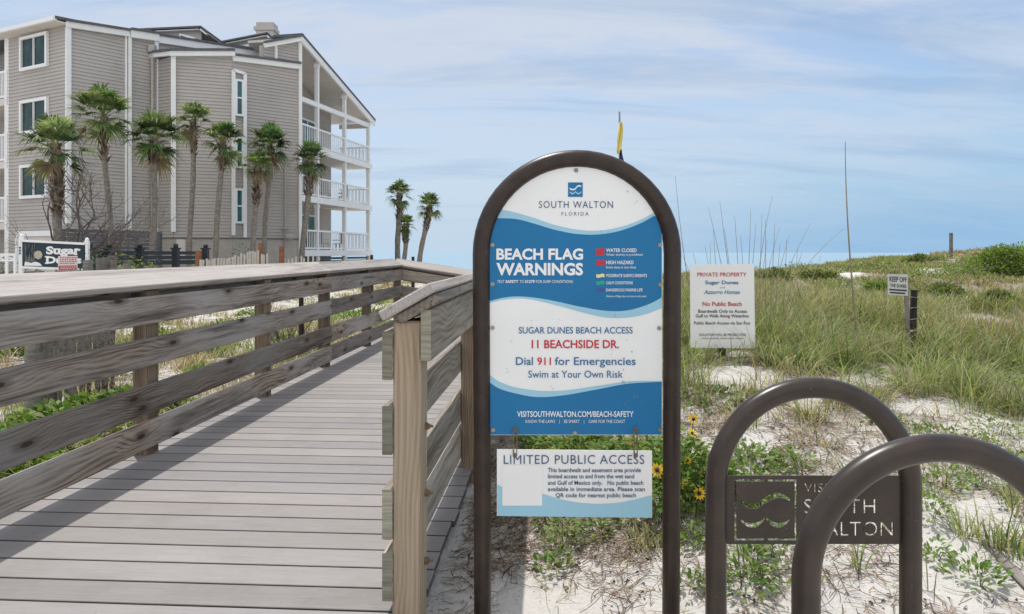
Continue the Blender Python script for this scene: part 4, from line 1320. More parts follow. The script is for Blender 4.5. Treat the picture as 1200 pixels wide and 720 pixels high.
for (a, b_) in ((822, 830), (831, 842), (843.5, 852), (853, 860), (861.5, 871)):
    lt.add([to_p(x, y, .0016) for x, y in ((a, 397.2), (b_, 397.2), (b_, 395.9), (a, 395.9))], [(0, 1, 2, 3)], 3)
pb(lt, 'lettering', [M['p_red'], M['p_mid'], M['p_black'], M['stucco']])

# ------------------------------------------------------------------ keep-off sign and its two stakes
ZK_ = 7.0
kb = G(1070, 421, 4, 12); ZK_ = kb.y
dp = thing('stake', 'dark weathered stake wrapped with wire beside the little keep-off sign', 'post', kb)
w = MB(); tp = P(1070.5, 340, ZK_) - kb
w.tube([(-.004, 0, -.15), (0.0, 0, tp.z * .5), (.010, 0, tp.z)], [.033, .032, .030], 7); w.build('post', M['darkpost'], dp)
for k in range(5):
    s_ = MB(); z = tp.z * (.28 + .15 * k); pts = [(.004 + .046 * math.cos(a_ * .5), .046 * math.sin(a_ * .5), z + .012 * math.sin(a_ * .5 + k)) for a_ in range(14)]
    s_.tube(pts, .0028, 5); s_.build('wire', M['steel'], dp)
kp = Vector((P(1064, 360, ZK_ - .08).x, ZK_ - .08, 0)); kp.z = gz(kp.x, kp.y)
ks = thing('keep_off_sign', 'small white keep off the dunes sign tilted on a thin pale stake', 'sign', kp)
w = MB(); a = P(1064.5, 400, kp.y) - kp; b_ = P(1061.5, 322, kp.y) - kp
w.beam(Vector((a.x + .005, 0, -.1)), b_, .028, .03); w.build('stake', M['oldwood'], ks)
w = MB(); tilt = .10
def to_k(px, py, lift=0.0):
    # the plate is turned a little to the left and leans
    return P(px, py + (px - 1050) * .06, kp.y) + Vector((0, -.028 - lift + (px - 1050) * .0004, 0)) - kp
w.prism([to_k(x, y) for x, y in ((1038.5, 346), (1062.8, 346), (1062.2, 321), (1038.5, 321.8))], (0, 1, 0), .006); w.build('sign_panel', M['p_worn'], ks)
lt = MB()
put_text(lt, 'KEEP OFF', 1040.3, 1061, 324.6, 330.4, to_k, bold=.02, lift=.002)
put_text(lt, 'THE DUNES', 1041, 1060.5, 333, 336.8, to_k, bold=.016, lift=.002)
for (a, b_, y) in ((1040, 1061, 339.6), (1041, 1059, 343)):
    lt.add([to_k(x, yy, .002) for x, yy in ((a, y + 1.2), (b_, y + 1.2), (b_, y - .6), (a, y - .6))], [(0, 1, 2, 3)])
lt.build('lettering', [M['p_black']], ks)

# lone post on the dune crest
q = P(1114.5, 300, 23); q.z = gz(q.x, q.y)
t_ = thing('stake', 'thin grey post standing alone on the crest of the dune', 'post', q)
w = MB(); tp = P(1114.5, 273, 23) - q; w.box((0, 0, tp.z / 2 - .2), (.085, .08, tp.z + .4), 0, None, .008); w.build('post', M['oldwood'], t_)
# flagpole with furled flags above the board
ZF = 30.0
q = P(726.5, 300, ZF); q.z = gz(q.x, ZF)
fp = thing('flagpole', 'slim flagpole flying a limp yellow flag above a purple one behind the board', 'flagpole', q)
w = MB(); a = P(726, 131, ZF) - q; w.tube([(0, 0, -.3), (0, 0, a.z * .6), (a.x, 0, a.z)], [.06, .05, .035], 8); w.build('pole', M['steel'], fp)
def limp(name, rows, mt):
    mb = MB(); n_ = 9; vs = []
    for (y, xa, xb) in rows:
        for k in range(n_):
            f = k / (n_ - 1); p_ = P(xa + (xb - xa) * f, y, ZF) - q
            vs.append(p_ + Vector((0, -.12 + .10 * math.sin(f * 9 + y * .1), 0)))
    fs = [(i * n_ + k, i * n_ + k + 1, (i + 1) * n_ + k + 1, (i + 1) * n_ + k) for i in range(len(rows) - 1) for k in range(n_ - 1)]
    mb.add(vs, fs, 0, True)
    b0 = len(vs); mb.add([v + Vector((0, .03, 0)) for v in vs], [f[::-1] for f in fs], 0, True)
    mb.build(name, mt, fp)
M['flag_y'] = simple('yellow_flag_cloth', (0.85, 0.74, 0.24), 0.8, 0.1, 3)
M['flag_p'] = simple('purple_flag_cloth', (0.04, 0.035, 0.15), 0.8, 0.2, 3)
limp('flag', [(144, 725.4, 728.2), (152, 724.2, 729.4), (162, 723, 729.2), (172, 722.4, 728.4), (179, 722, 727), (181, 723, 726)], M['flag_y'])
limp('flag', [(176, 727, 728.2), (182, 726, 729.3), (190, 724, 731), (200, 723.5, 731.5)], M['flag_p'])
# ------------------------------------------------------------------ plant generators (numpy)
def rot_basis(az):
    return np.stack([np.cos(az), np.sin(az), np.zeros_like(az)], -1)
def blades(base, L, az, lean, w, col, seg=5, tipcol=None, droop=0.35):
    """arching strap leaves; base Nx3, returns verts, quads, colours"""
    n = len(base)
    d = rot_basis(az); s = rot_basis(az + math.pi / 2 + rng.uniform(-.6, .6, n))
    vs = np.empty((n, seg + 1, 2, 3)); cs = np.empty((n, seg + 1, 2, 3))
    for i in range(seg + 1):
        t_ = i / seg
        hor = L * lean * t_ ** 1.8
        up = L * (t_ - droop * lean * t_ ** 2.6)
        c = base + d * hor[:, None]; c[:, 2] += up
        wd = w * (1 - t_ ** 2.2) * (0.7 + 0.6 * min(1, t_ * 3)) + 0.0004
        vs[:, i, 0] = c - s * (wd / 2)[:, None]; vs[:, i, 1] = c + s * (wd / 2)[:, None]
        k = col * (1 - t_) + (tipcol if tipcol is not None else col) * t_
        cs[:, i, 0] = k; cs[:, i, 1] = k
    b = (np.arange(n) * (seg + 1) * 2)[:, None]
    i = np.arange(seg)[None, :] * 2
    f = np.stack([b + i, b + i + 1, b + i + 3, b + i + 2], -1).reshape(-1, 4)
    return vs.reshape(-1, 3), f, cs.reshape(-1, 3)
def leaves(pos, dirv, size, width, col, fold=0.25, bend=0.25):
    """broad folded leaves; pos Nx3 leaf base, dirv Nx3 unit direction, size N"""
    n = len(pos)
    up = np.tile(np.array([0, 0, 1.0]), (n, 1)) + rng.normal(0, .35, (n, 3))
    s = np.cross(dirv, up); s /= np.linalg.norm(s, axis=1, keepdims=True) + 1e-9
    u = np.cross(s, dirv)
    prof = [(0.0, 0.06), (0.3, 0.8), (0.62, 0.95), (1.0, 0.04)]
    vs = np.empty((n, 4, 3, 3))
    for i, (t_, w_) in enumerate(prof):
        c = pos + dirv * (size * t_)[:, None] + u * (size * -bend * t_ * t_)[:, None]
        hw = size * width * 0.5 * w_
        vs[:, i, 1] = c
        vs[:, i, 0] = c - s * hw[:, None] + u * (hw * fold)[:, None]
        vs[:, i, 2] = c + s * hw[:, None] + u * (hw * fold)[:, None]
    b = (np.arange(n) * 12)[:, None]
    q = []
    for i in range(3):
        for j in range(2):
            q.append([i * 3 + j, i * 3 + j + 1, i * 3 + j + 4, i * 3 + j + 3])
    f = (b[:, :, None] + np.array(q)[None]).reshape(-1, 4)
    return vs.reshape(-1, 3), f, np.repeat(col, 12, 0)
def join(*parts):
    vs = []; fs = []; cs = []; o = 0
    for v, f, c in parts:
        vs.append(v); fs.append(f + o); cs.append(c); o += len(v)
    return np.concatenate(vs), np.concatenate(fs), np.concatenate(cs)
def pick(cols, n, p=None, jit=0.18):
    cols = np.array(cols)
    k = rng.choice(len(cols), n, p=p)
    return np.clip(cols[k] * (1 + rng.normal(0, jit, (n, 1))) + rng.normal(0, .008, (n, 3)), .01, .9)
GREEN = [(.08, .14, .035), (.15, .235, .06), (.24, .325, .10), (.36, .41, .19)]
TAN = [(.42, .365, .235), (.33, .265, .16), (.52, .47, .34), (.20, .13, .08)]
LEAFC = [(.10, .185, .035), (.135, .23, .045), (.18, .275, .06), (.23, .30, .085)]

def tuft(n, L, spread, green, wid=.004, lean=(.2, 1.1), seg=6):
    """grass clump about the origin"""
    r = spread * np.sqrt(rng.random(n)); a = rng.uniform(0, 6.283, n)
    base = np.stack([r * np.cos(a), r * np.sin(a), np.full(n, -.02)], 1)
    isg = rng.random(n) < green
    col = np.where(isg[:, None], pick(GREEN, n), pick(TAN, n))
    tip = np.where(isg[:, None] & (rng.random(n) < .6)[:, None], col * 1.15 + .02, pick(TAN, n))
    az = a + rng.normal(0, .9, n)
    ln = rng.uniform(lean[0], lean[1], n); ln = np.where(isg, ln, ln * 1.35)
    LL_ = L * rng.uniform(.45, 1.1, n); LL_ = np.where(isg, LL_, LL_ * .8)
    return blades(base, LL_, az, ln, np.full(n, wid) * rng.uniform(.6, 1.3, n), col, seg, tip)

# ------------------------------------------------------------------ the dune's grass (nobody could count it)
def scatter(n, x0, x1, y0, y1):
    return rng.uniform(x0, x1, n), rng.uniform(y0, y1, n)
def grass_field(name, xs, ys, per, Lf, green_f, keep, wid_k=0.0009, seg=4, lean=(.25, 1.2), spread=.10, mt=None):
    zs = ground(xs, ys)
    pxx, pyy = px_of(xs, ys, zs)
    k = rng.random(len(xs)) < keep(xs, ys, zs, pxx, pyy)
    xs, ys, zs = xs[k], ys[k], zs[k]
    n = len(xs)
    cnt = per
    X = np.repeat(xs, cnt); Y = np.repeat(ys, cnt)
    N_ = n * cnt
    r = spread * np.sqrt(rng.random(N_)); a = rng.uniform(0, 6.283, N_)
    X = X + r * np.cos(a); Y = Y + r * np.sin(a)
    Zb = np.repeat(zs, cnt) - .03
    base = np.stack([X, Y, Zb], 1)
    patchn = vnoise(X * .7 + 20, Y * .7) + .6 * vnoise(X * 2.1, Y * 2.1 + 40)
    gp = np.clip(green_f(X, Y) + 1.1 * patchn, .05, .95)
    isg = rng.random(N_) < gp
    col = np.where(isg[:, None], pick(GREEN, N_), pick(TAN, N_))
    tip = np.where((rng.random(N_) < .5)[:, None], col, pick(TAN, N_) * .9)
    tl_ = np.repeat(rng.uniform(.55, 1.25, n), cnt)
    L = Lf(X, Y) * tl_ * rng.uniform(.5, 1.15, N_)
    wid = np.maximum(.0035, wid_k * Y) * rng.uniform(.6, 1.2, N_)
    v, f, c = blades(base, L, a + rng.normal(0, 1.2, N_), rng.uniform(lean[0], lean[1], N_), wid, col, seg, tip)
    o = np_mesh(name, v, f, mt or M['grass'], c)
    o['kind'] = 'stuff'; o['label'] = 'grass'
    return o
def keep_dune(x, y, z, pxx, pyy):
    d = np.interp(pyy, [300, 330, 395, 412, 430, 470, 560], [.8, .85, .85, .80, .62, .38, .15])
    d = d - .95 * in_patch(pxx, pyy, BARE)
    d = d - .06 + 1.3 * vnoise(x * 1.3 + 5, y * 1.3) + .6 * vnoise(x * 3.3, y * 3.3 + 8)
    return np.where((pxx > 770) & (pxx < 1330), d, 0) * np.clip((x - .25) / .3, 0, 1)
xs, ys = scatter(5200, .5, 11, 4.6, 12)
o = grass_field('dune_grass', xs, ys, 26, lambda x, y: np.interp(y, [5, 7, 12, 20], [.40, .47, .38, .25]), lambda x, y: .88 + .0 * x, keep_dune, lean=(.2, 1.5))
o['label'] = 'dense green and straw coloured grass covering the near slope of the dune'; o['category'] = 'grass'
xs, ys = scatter(9500, 1.5, 24, 12, 26)
o = grass_field('dune_grass', xs, ys, 22, lambda x, y: np.interp(y, [12, 16, 24], [.26, .19, .16]), lambda x, y: .70 + .0 * x, keep_dune, seg=3, spread=.22)
o['label'] = 'shorter faded grass on the far crest of the dune under the sky'; o['category'] = 'grass'
xs, ys = scatter(1500, .5, 11, 4.9, 13)
o = grass_field('dune_grass', xs, ys, 7, lambda x, y: .52 + 0 * x, lambda x, y: .70 + 0 * x, keep_dune, lean=(.7, 2.0), seg=6, mt=M['grass'], wid_k=.0006)
o['label'] = 'long thin arching blades rising out of the dune grass'; o['category'] = 'grass'
# sparse wiry grass on the foreground slope
def keep_fore(x, y, z, pxx, pyy):
    d = .50 - .6 * in_patch(pxx, pyy, BARE) + .6 * vnoise(x * 1.7 + 15, y * 1.7)
    d = d * np.interp(pyy, [430, 560, 720], [1.0, .55, .25])
    return np.where((pxx > 560) & (x > -.25 + .0634 * y + .1 * (y < 4)), d, 0)
xs, ys = scatter(3000, -.1, 6.5, 2.2, 5.6)
o = grass_field('sparse_grass', xs, ys, 9, lambda x, y: .20 + 0 * x, lambda x, y: .60 + 0 * x, keep_fore, spread=.06, lean=(.4, 1.6), seg=5)
o['label'] = 'thin scattered blades of wiry grass on the white sand slope'; o['category'] = 'grass'

# dry litter: straws, rootlets and leaf scraps lying on the sand
def litter(name, n, x0, x1, y0, y1, keep, lab):
    x, y = scatter(n, x0, x1, y0, y1); z = ground(x, y)
    pxx, pyy = px_of(x, y, z)
    k = rng.random(n) < keep(x, y, pxx, pyy); x, y = x[k], y[k]; m_ = len(x)
    az = rng.uniform(0, 6.283, m_); L = rng.uniform(.03, .20, m_) * rng.uniform(.4, 1, m_); curl = rng.normal(0, .5, m_)
    seg = 4; w_ = rng.uniform(.0014, .004, m_)
    vs = np.empty((m_, seg + 1, 2, 3))
    for i in range(seg + 1):
        t_ = i / seg - .5
        aa = az + curl * t_
        cx_ = x + np.cos(aa) * L * t_; cy_ = y + np.sin(aa) * L * t_
        cz_ = ground(cx_, cy_) + .004 + rng.random(m_) * .01
        for j, sg_ in enumerate((-1, 1)):
            vs[:, i, j, 0] = cx_ - np.sin(aa) * w_ * .5 * sg_; vs[:, i, j, 1] = cy_ + np.cos(aa) * w_ * .5 * sg_; vs[:, i, j, 2] = cz_ + sg_ * .001
    b = (np.arange(m_) * (seg + 1) * 2)[:, None]; i = np.arange(seg)[None, :] * 2
    f = np.stack([b + i, b + i + 1, b + i + 3, b + i + 2], -1).reshape(-1, 4)
    col = pick([(.17, .125, .09), (.28, .22, .16), (.09, .065, .05), (.38, .31, .235), (.22, .14, .095)], m_)
    v1 = (vs.reshape(-1, 3), f, np.repeat(col, (seg + 1) * 2, 0))
    m2 = m_ // 3
    q = rng.choice(m_, m2)
    pos = np.stack([x[q] + rng.normal(0, .04, m2), y[q] + rng.normal(0, .04, m2), np.zeros(m2)], 1); pos[:, 2] = ground(pos[:, 0], pos[:, 1]) + .006
    a = rng.uniform(0, 6.283, m2); dv = np.stack([np.cos(a), np.sin(a), rng.normal(0, .25, m2)], 1); dv /= np.linalg.norm(dv, axis=1, keepdims=True)
    v2 = leaves(pos, dv, rng.uniform(.008, .026, m2), .5, pick([(.10, .07, .05), (.05, .04, .03), (.2, .15, .1), (.30, .24, .17)], m2))
    v, f, c = join(v1, v2)
    o = np_mesh(name, v, f, M['dry'], c); o['kind'] = 'stuff'; o['label'] = lab; o['category'] = 'litter'
def keep_lit(x, y, pxx, pyy):
    d = .35 + .8 * vnoise(x * 2.1 + 60, y * 2.1) + .45 * vnoise(x * 6, y * 6 + 30)
    d = d + .7 * np.exp(-(((pxx - 670) / 90) ** 2 + ((pyy - 620) / 42) ** 2)) - .5 * in_patch(pxx, pyy, BARE)
    d = d + .4 * np.exp(-(((pxx - 570) / 40) ** 2 + ((pyy - 600) / 60) ** 2))
    d = d - .30 * np.exp(-(((pxx - 690) / 140) ** 2 + ((pyy - 715) / 30) ** 2))
    return np.where(x > -.47 + .0634 * y, d, 0)
litter('plant_litter', 40000, -.4, 3.6, 2.0, 5.4, keep_lit, 'dry straws, rootlets and leaf scraps strewn over the white sand')

# ------------------------------------------------------------------ plants as things
def dome_leaves(n, rx, ry, h, size, cols, width=.55, up=.35):
    a = rng.uniform(0, 6.283, n); r = np.sqrt(rng.random(n)); hh = h * (1 - r ** 2 * .8) * rng.uniform(.25, 1.0, n)
    lump = 1 + .3 * np.sin(a * 3 + 1) + .15 * np.sin(a * 5)
    pos = np.stack([rx * r * np.cos(a) * lump, ry * r * np.sin(a) * lump, hh], 1)
    dv = np.stack([np.cos(a) * (.3 + r) + rng.normal(0, .5, n), np.sin(a) * (.3 + r) + rng.normal(0, .5, n), up + rng.normal(0, .45, n)], 1)
    dv /= np.linalg.norm(dv, axis=1, keepdims=True)
    return leaves(pos, dv, size * rng.uniform(.6, 1.2, n), width, pick(cols, n))
def stems(n, rx, ry, h, wd, cols):
    a = rng.uniform(0, 6.283, n); r = np.sqrt(rng.random(n)) * .8
    base = np.stack([rx * r * np.cos(a), ry * r * np.sin(a), np.full(n, -.03)], 1)
    return blades(base, h * rng.uniform(.6, 1.05, n), a, rng.uniform(.05, .6, n), np.full(n, wd), pick(cols, n), 3)
def plant_thing(name, label, cat, pos, parts, rz=0, group=None):
    t_ = thing(name, label, cat, pos, rz, group)
    for nm, (v, f, c), mt in parts: np_mesh(nm, v, f, mt, c, t_)
    return t_

# leafy seedlings, broad rosettes in the sand : position (photo), height, radius, leaves
def sprig(px, py, h, r, n, label, leaf=.034, cols=LEAFC, narrow=.42):
    q = G(px, py)
    lv = dome_leaves(int(n * 1.5), r, r, h, leaf, cols, narrow, .7)
    st_ = stems(max(6, n // 10), r * .7, r * .7, h, .004, [(.12, .15, .05)])
    plant_thing('leafy_plant', label, 'plant', q, [('foliage', lv, M['foliage']), ('stem', st_, M['foliage'])])
for a in [
    (662, 640, .15, .10, 90, 'small green plant on the sand under the left half of the hanging sign'),
    (643, 612, .12, .10, 80, 'green plant just under the lower edge of the hanging sign, left of its middle'),
    (700, 628, .12, .08, 60, 'small green plant under the hanging sign, right of the larger green plant'),
    (648, 672, .09, .07, 50, 'low rosette of pale green leaves nearest the viewer beneath the hanging sign'),
    (738, 612, .12, .09, 70, 'leafy plant beneath the lower right corner of the hanging sign'),
    (806, 596, .20, .12, 110, 'broad leaved green plant between the arched frame and the first bike rack'),
    (806, 690, .08, .06, 40, 'tiny green sprig at the bottom between the arched frame and first bike rack'),
    (812, 642, .10, .08, 55, 'small sprig below the broad leaved plant beside the right frame pipe'),
    (878, 668, .14, .13, 120, 'leafy plant under the cut-out panel, left of the pale dead leaf'),
    (878, 690, .10, .12, 80, 'low creeping plant at the bottom between the legs of the first bike rack'),
    (912, 640, .11, .09, 70, 'green plant under the cut-out panel, right of the pale dead leaf'),
    (880, 560, .20, .22, 240, 'bushy green plant just behind the upper edge of the cut-out panel'),
    (893, 606, .14, .13, 170, 'green plant seen through the wave cut-outs of the name panel'),
    (915, 592, .12, .12, 130, 'green plant behind the right half of the wave emblem in the name panel'),
    (930, 548, .09, .10, 60, 'small green plant at the top of the cut-out panel, right of the bushy one'),
    (1095, 655, .09, .06, 45, 'little pale rosette on bare sand right of the first bike rack'),
    (1142, 682, .13, .10, 90, 'feathery green plant beside the half-buried plank'),
    (1098, 572, .13, .16, 130, 'spreading green plant just under the arch of the nearest bike rack'),
    (1150, 560, .12, .14, 110, 'spreading plant beneath the rising arch of the nearest bike rack, right of another'),
    (1088, 606, .13, .10, 80, 'green plant right beside the right leg of the first bike rack'),
    (1165, 507, .10, .15, 90, 'green plant above the crown of the nearest bike rack'),
    (1175, 455, .12, .2, 110, 'low green plant on the slope at the right edge, above the bike racks'),
]:
    sprig(*a)

# grass tufts of the foreground: copies of a few kinds
def grass_thing(px, py, L, n, spread, green, label, lean=(.2, 1.1), wid=.0045):
    q = G(px, py)
    t_ = thing('grass_tuft', label, 'grass', q, 0, 'grass tufts on the near sand slope')
    v, f, c = tuft(n, L, spread, green, wid, lean)
    np_mesh('blades', v, f, M['grass'], c, t_)
for a in [
    (985, 478, .42, 150, .10, .5, 'large grass tuft with rusty base behind the crown of the first bike rack'),
    (948, 492, .26, 90, .09, .45, 'reddish based grass tuft inside the first hoop, left of a taller tuft'),
    (1022, 476, .34, 110, .1, .6, 'green grass tuft just right of the crown of the first bike rack'),
    (1075, 458, .40, 130, .14, .6, 'arching grass tuft right of the first bike rack and above the second'),
    (1130, 462, .36, 110, .14, .5, 'arching straw and green tuft left of the low plant at the right edge'),
    (905, 432, .28, 80, .12, .55, 'grass tuft on bare sand just below the private property notice'),
    (862, 424, .14, 130, .22, .75, 'green grass gathered under the lower edge of the private property notice'),
    (822, 426, .17, 120, .2, .8, 'green grass tuft right beside the pipe frame, below the private property notice'),
    (870, 462, .18, 60, .10, .6, 'short grass tuft on the sand left of the first bike rack crown'),
    (1165, 415, .45, 160, .16, .6, 'long arching grass clump at the right, past the dark stake'),
    (1040, 425, .38, 120, .14, .5, 'grass clump just left of the dark stake'),
    (960, 425, .38, 120, .14, .45, 'straw coloured grass clump midway between the private notice and the dark stake'),
    (1100, 425, .34, 110, .13, .7, 'green grass clump just right of the dark stake'),
    (998, 574, .22, 26, .03, .9, 'few long green blades behind the name panel near the nearest rack'),
    (1005, 668, .26, 18, .03, .9, 'few curved green blades below the name panel'),
    (755, 640, .16, 110, .07, .45, 'reddish grass tuft on the sand left of the right frame pipe'),
    (870, 500, .20, 50, .10, .6, 'thin green tuft through the first hoop, near its left shoulder'),
    (1128, 628, .20, 40, .05, .8, 'green grassy tuft with reddish base on bare sand right of the first bike rack'),
    (1162, 640, .24, 50, .07, .9, 'tall grassy green tuft right of centre in the nearest hoop'),
    (1195, 600, .28, 60, .08, .8, 'arching green tuft cut by the right edge of the photo'),
    (1190, 650, .24, 50, .06, .85, 'green tuft over the half-buried plank at the right edge'),
    (940, 552, .20, 26, .05, .85, 'thin green blades rising over the upper edge of the cut-out panel'),
]:
    grass_thing(*a)

# beach daisies: foliage mass with yellow flowers
M['petal'] = simple('yellow_petal', (0.80, 0.52, 0.03), 0.6, 0.12, 30)
M['disc'] = simple('dark_flower_centre', (0.06, 0.022, 0.012), 0.8, 0.3, 60)
def flower(parent, p, r, face):
    face = Vector(face).normalized()
    side = face.cross(Vector((0, 0, 1))).normalized(); u = side.cross(face)
    mb = MB(); npet = 12
    for k in range(npet):
        a = 6.283 * k / npet + random.uniform(-.1, .1); rr_ = r * random.uniform(.85, 1.1)
        d = side * math.cos(a) + u * math.sin(a); e = side * -math.sin(a) + u * math.cos(a)
        q = [d * r * .18, d * rr_ * .6 + e * r * .16 + face * r * .10, d * rr_ + face * r * .02, d * rr_ * .6 - e * r * .16 + face * r * .10]
        mb.add([p + x for x in q], [(0, 1, 2, 3)])
    fo = mb.build('flower', M['petal'], parent)
    mb = MB(); mb.ball(p + face * r * .07, r * .27, 0, (1, 1, 1), 8); mb.build('centre', M['disc'], fo)
    mb = MB(); mb.tube([p - face * r * .05, p - face * r * .4 + Vector((0, 0, -.06)), p * .75 + Vector((0, 0, -.10))], .0025, 5); mb.build('flower_stem', M['newleaf'], fo)
M['newleaf'] = simple('green_stem', (0.12, 0.20, 0.05), 0.7, 0.2, 20)
def daisy(px, py, rx, ry, h, n, flowers, label):
    q = G(px, py)
    lv = dome_leaves(int(n * 1.7), rx, ry, h, .05, LEAFC, .42, .5)
    st_ = stems(60, rx, ry, h * .9, .005, [(.14, .18, .06)])
    t_ = plant_thing('flowering_plant', label, 'plant', q, [('foliage', lv, M['foliage']), ('stem', st_, M['foliage'])], 0, 'yellow daisies behind the arched frame')
    for (fx, fy, dy, r) in flowers:
        p = P(fx, fy, q.y + dy) - q
        flower(t_, p, r, (random.uniform(-.4, .4), -1, random.uniform(.3, .9)))
daisy(798, 590, .24, .22, .34, 900, [(819.5, 578.5, -.2, .034), (770, 551, -.2, .036), (811, 508, .1, .028), (812.5, 491.5, .2, .034), (785, 519, .1, .026), (803, 566, -.15, .022), (826, 529, .1, .024), (806, 540, -.1, .02), (822, 556, .0, .02), (790, 499, .2, .022)], 'tall daisy plant with yellow flowers beside the right pipe of the arched frame')
daisy(752, 545, .28, .2, .16, 520, [(757, 521, 0, .034), (741, 515, .1, .03), (737, 524, .15, .026)], 'low daisy plant with yellow flowers behind the upper right corner of the hanging sign')
daisy(690, 528, .32, .16, .09, 420, [], 'low green ground plant without open flowers behind the top edge of the hanging sign')
daisy(632, 524, .14, .12, .08, 160, [], 'smallest green ground plant behind the left link of the hanging sign')

def dune_cover(spots):
    parts = []
    for (px, py, r, n, leaf) in spots:
        q = G(px, py)
        v, f, c = dome_leaves(n, r, r * .8, r * .35, leaf, SHR + LEAFC, .55, .5)
        v = v + np.array([q.x, q.y, 0]); v[:, 2] += ground(v[:, 0], v[:, 1])
        parts.append((v, f, c))
    v, f, c = join(*parts)
    o = np_mesh('ground_cover', v, f, M['foliage'], c); o['kind'] = 'stuff'; o['label'] = 'low green creeping plants among the dune grass'; o['category'] = 'ground cover'
SHR = [(.12, .17, .045), (.15, .20, .055), (.19, .23, .075), (.10, .12, .05)]
dune_cover([(1095, 436, .35, 400, .045), (1140, 448, .4, 450, .045), (1180, 440, .35, 350, .045), (1010, 440, .3, 250, .045), (930, 425, .3, 250, .045), (820, 400, .3, 250, .05), (790, 430, .25, 250, .05), (1030, 360, .5, 350, .05), (1060, 345, .5, 350, .05), (960, 350, .5, 350, .05), (900, 345, .5, 350, .05), (1130, 325, .8, 400, .07), (1060, 322, .9, 400, .07), (990, 340, .6, 350, .06), (1150, 395, .5, 350, .05), (1190, 400, .5, 350, .05), (840, 330, .7, 350, .06), (880, 540, .15, 120, .04), (1120, 520, .2, 160, .035), (1050, 500, .15, 100, .035), (840, 470, .2, 160, .04), (905, 470, .12, 90, .035), (1185, 545, .2, 160, .035), (1010, 318, .9, 500, .06), (940, 320, .8, 500, .06), (1090, 330, .8, 500, .06), (1130, 312, 1.0, 500, .07), (1060, 335, .7, 400, .06), (860, 326, .8, 400, .06), (1100, 365, .6, 400, .05), (980, 370, .5, 350, .05), (1160, 420, .4, 300, .045), (920, 395, .35, 250, .045)])
# pale dead leaf and half-buried plank
q = G(893, 655); t_ = thing('dead_leaf', 'large pale dead leaf standing in the sand under the cut-out panel', 'leaf', q)
v, f, c = leaves(np.array([[0., 0, .0], [.01, .01, .0]]), np.array([[.10, -.2, .97], [.5, -.1, .8]]), np.array([.13, .09]), .55, np.array([[.62, .60, .52], [.5, .47, .4]]), .35, .1)
np_mesh('blade', v, f, M['dry'], c, t_)
q0_ = G(1155, 640); q1_ = G(1215, 705)
t_ = thing('plank', 'grey weathered plank half buried in the sand at the bottom right', 'plank', (q0_ + q1_) / 2)
board('board', t_, q0_ - (q0_ + q1_) / 2 + Vector((0, 0, .012)), q1_ - (q0_ + q1_) / 2 + Vector((0, 0, .012)), .015, .045, M['oldwood'])

# sea oats: tall stalks
SO_ = [(.40, .33, .21), (.33, .27, .17), (.45, .39, .27)]
def stalk_thing(name, label, base_px, ZZ, tips, cat='sea oats', w=.008, heads=True):
    q = P(base_px[0], base_px[1], ZZ); q.z = gz(q.x, q.y)
    t_ = thing(name, label, cat, q)
    for (bx, tx, ty, bend) in tips:
        b_ = P(bx, 300, ZZ) - q; b_.z = -.05 + (gz(P(bx, 300, ZZ).x, ZZ) - q.z); e = P(tx, ty, ZZ + random.uniform(-.25, .25)) - q
        mid = b_.lerp(e, .55) + Vector((bend, 0, .03)) * (1 if abs(bend) > 0 else 0)
        pts = []
        for i in range(9):
            s_ = i / 8; pts.append(b_ * (1 - s_) ** 2 + mid * 2 * s_ * (1 - s_) + e * s_ * s_)
        mb = MB(); mb.tube(pts, [w * (1 - .75 * i / 8) for i in range(9)], 5)
        o = mb.build('stalk', M['straw'], t_)
        if heads:
            n_ = 26; tt_ = rng.uniform(.72, 1.0, n_)
            pos = np.array([list(b_ * (1 - s_) ** 2 + mid * 2 * s_ * (1 - s_) + e * s_ * s_) for s_ in tt_])
            dv = np.stack([rng.normal(0, .35, n_), rng.normal(0, .3, n_), np.full(n_, .9)], 1); dv /= np.linalg.norm(dv, axis=1, keepdims=True)
            v, f, c = leaves(pos, dv, np.full(n_, .045 * ZZ / 6), .16, pick(SO_, n_))
            np_mesh('seed_head', v, f, M['dry'], c, o)
M['straw'] = simple('dry_straw_stalk', (0.30, 0.255, 0.165), 0.8, 0.2, 30)
stalk_thing('sea_oats', 'single very tall dry stalk rising far above the grass against the sky', (1008, 330), 6.2, [(1010, 990.5, 166, -.06)], w=.011, heads=False)
q = P(1008, 330, 6.2)
stalk_thing('sea_oats', 'spray of many thin stalks fanning out above the private property notice', (870, 400), 6.4, [
    (822, 791.5, 207, -.05), (864, 830, 243, .02), (866, 843.5, 236, .0), (880, 905, 230, -.05), (874, 880, 245, 0), (868, 849, 268, 0), (884, 914, 266, -.04), (890, 950, 262, -.06), (892, 990, 267, -.22),
    (874, 886, 262, 0), (845, 836, 270, 0), (905, 914, 285, 0), (925, 935, 290, .0), (898, 897, 258, 0), (858, 800, 300, -.06), (850, 826, 288, 0), (872, 861, 254, 0), (878, 868, 276, 0), (888, 893, 250, 0), (895, 925, 276, -.03), (901, 908, 262, 0), (910, 940, 296, -.03), (916, 922, 281, 0), (930, 962, 300, -.04), (842, 812, 296, 0), (836, 832, 284, 0), (882, 899, 281, 0)], w=.0050, heads=False)

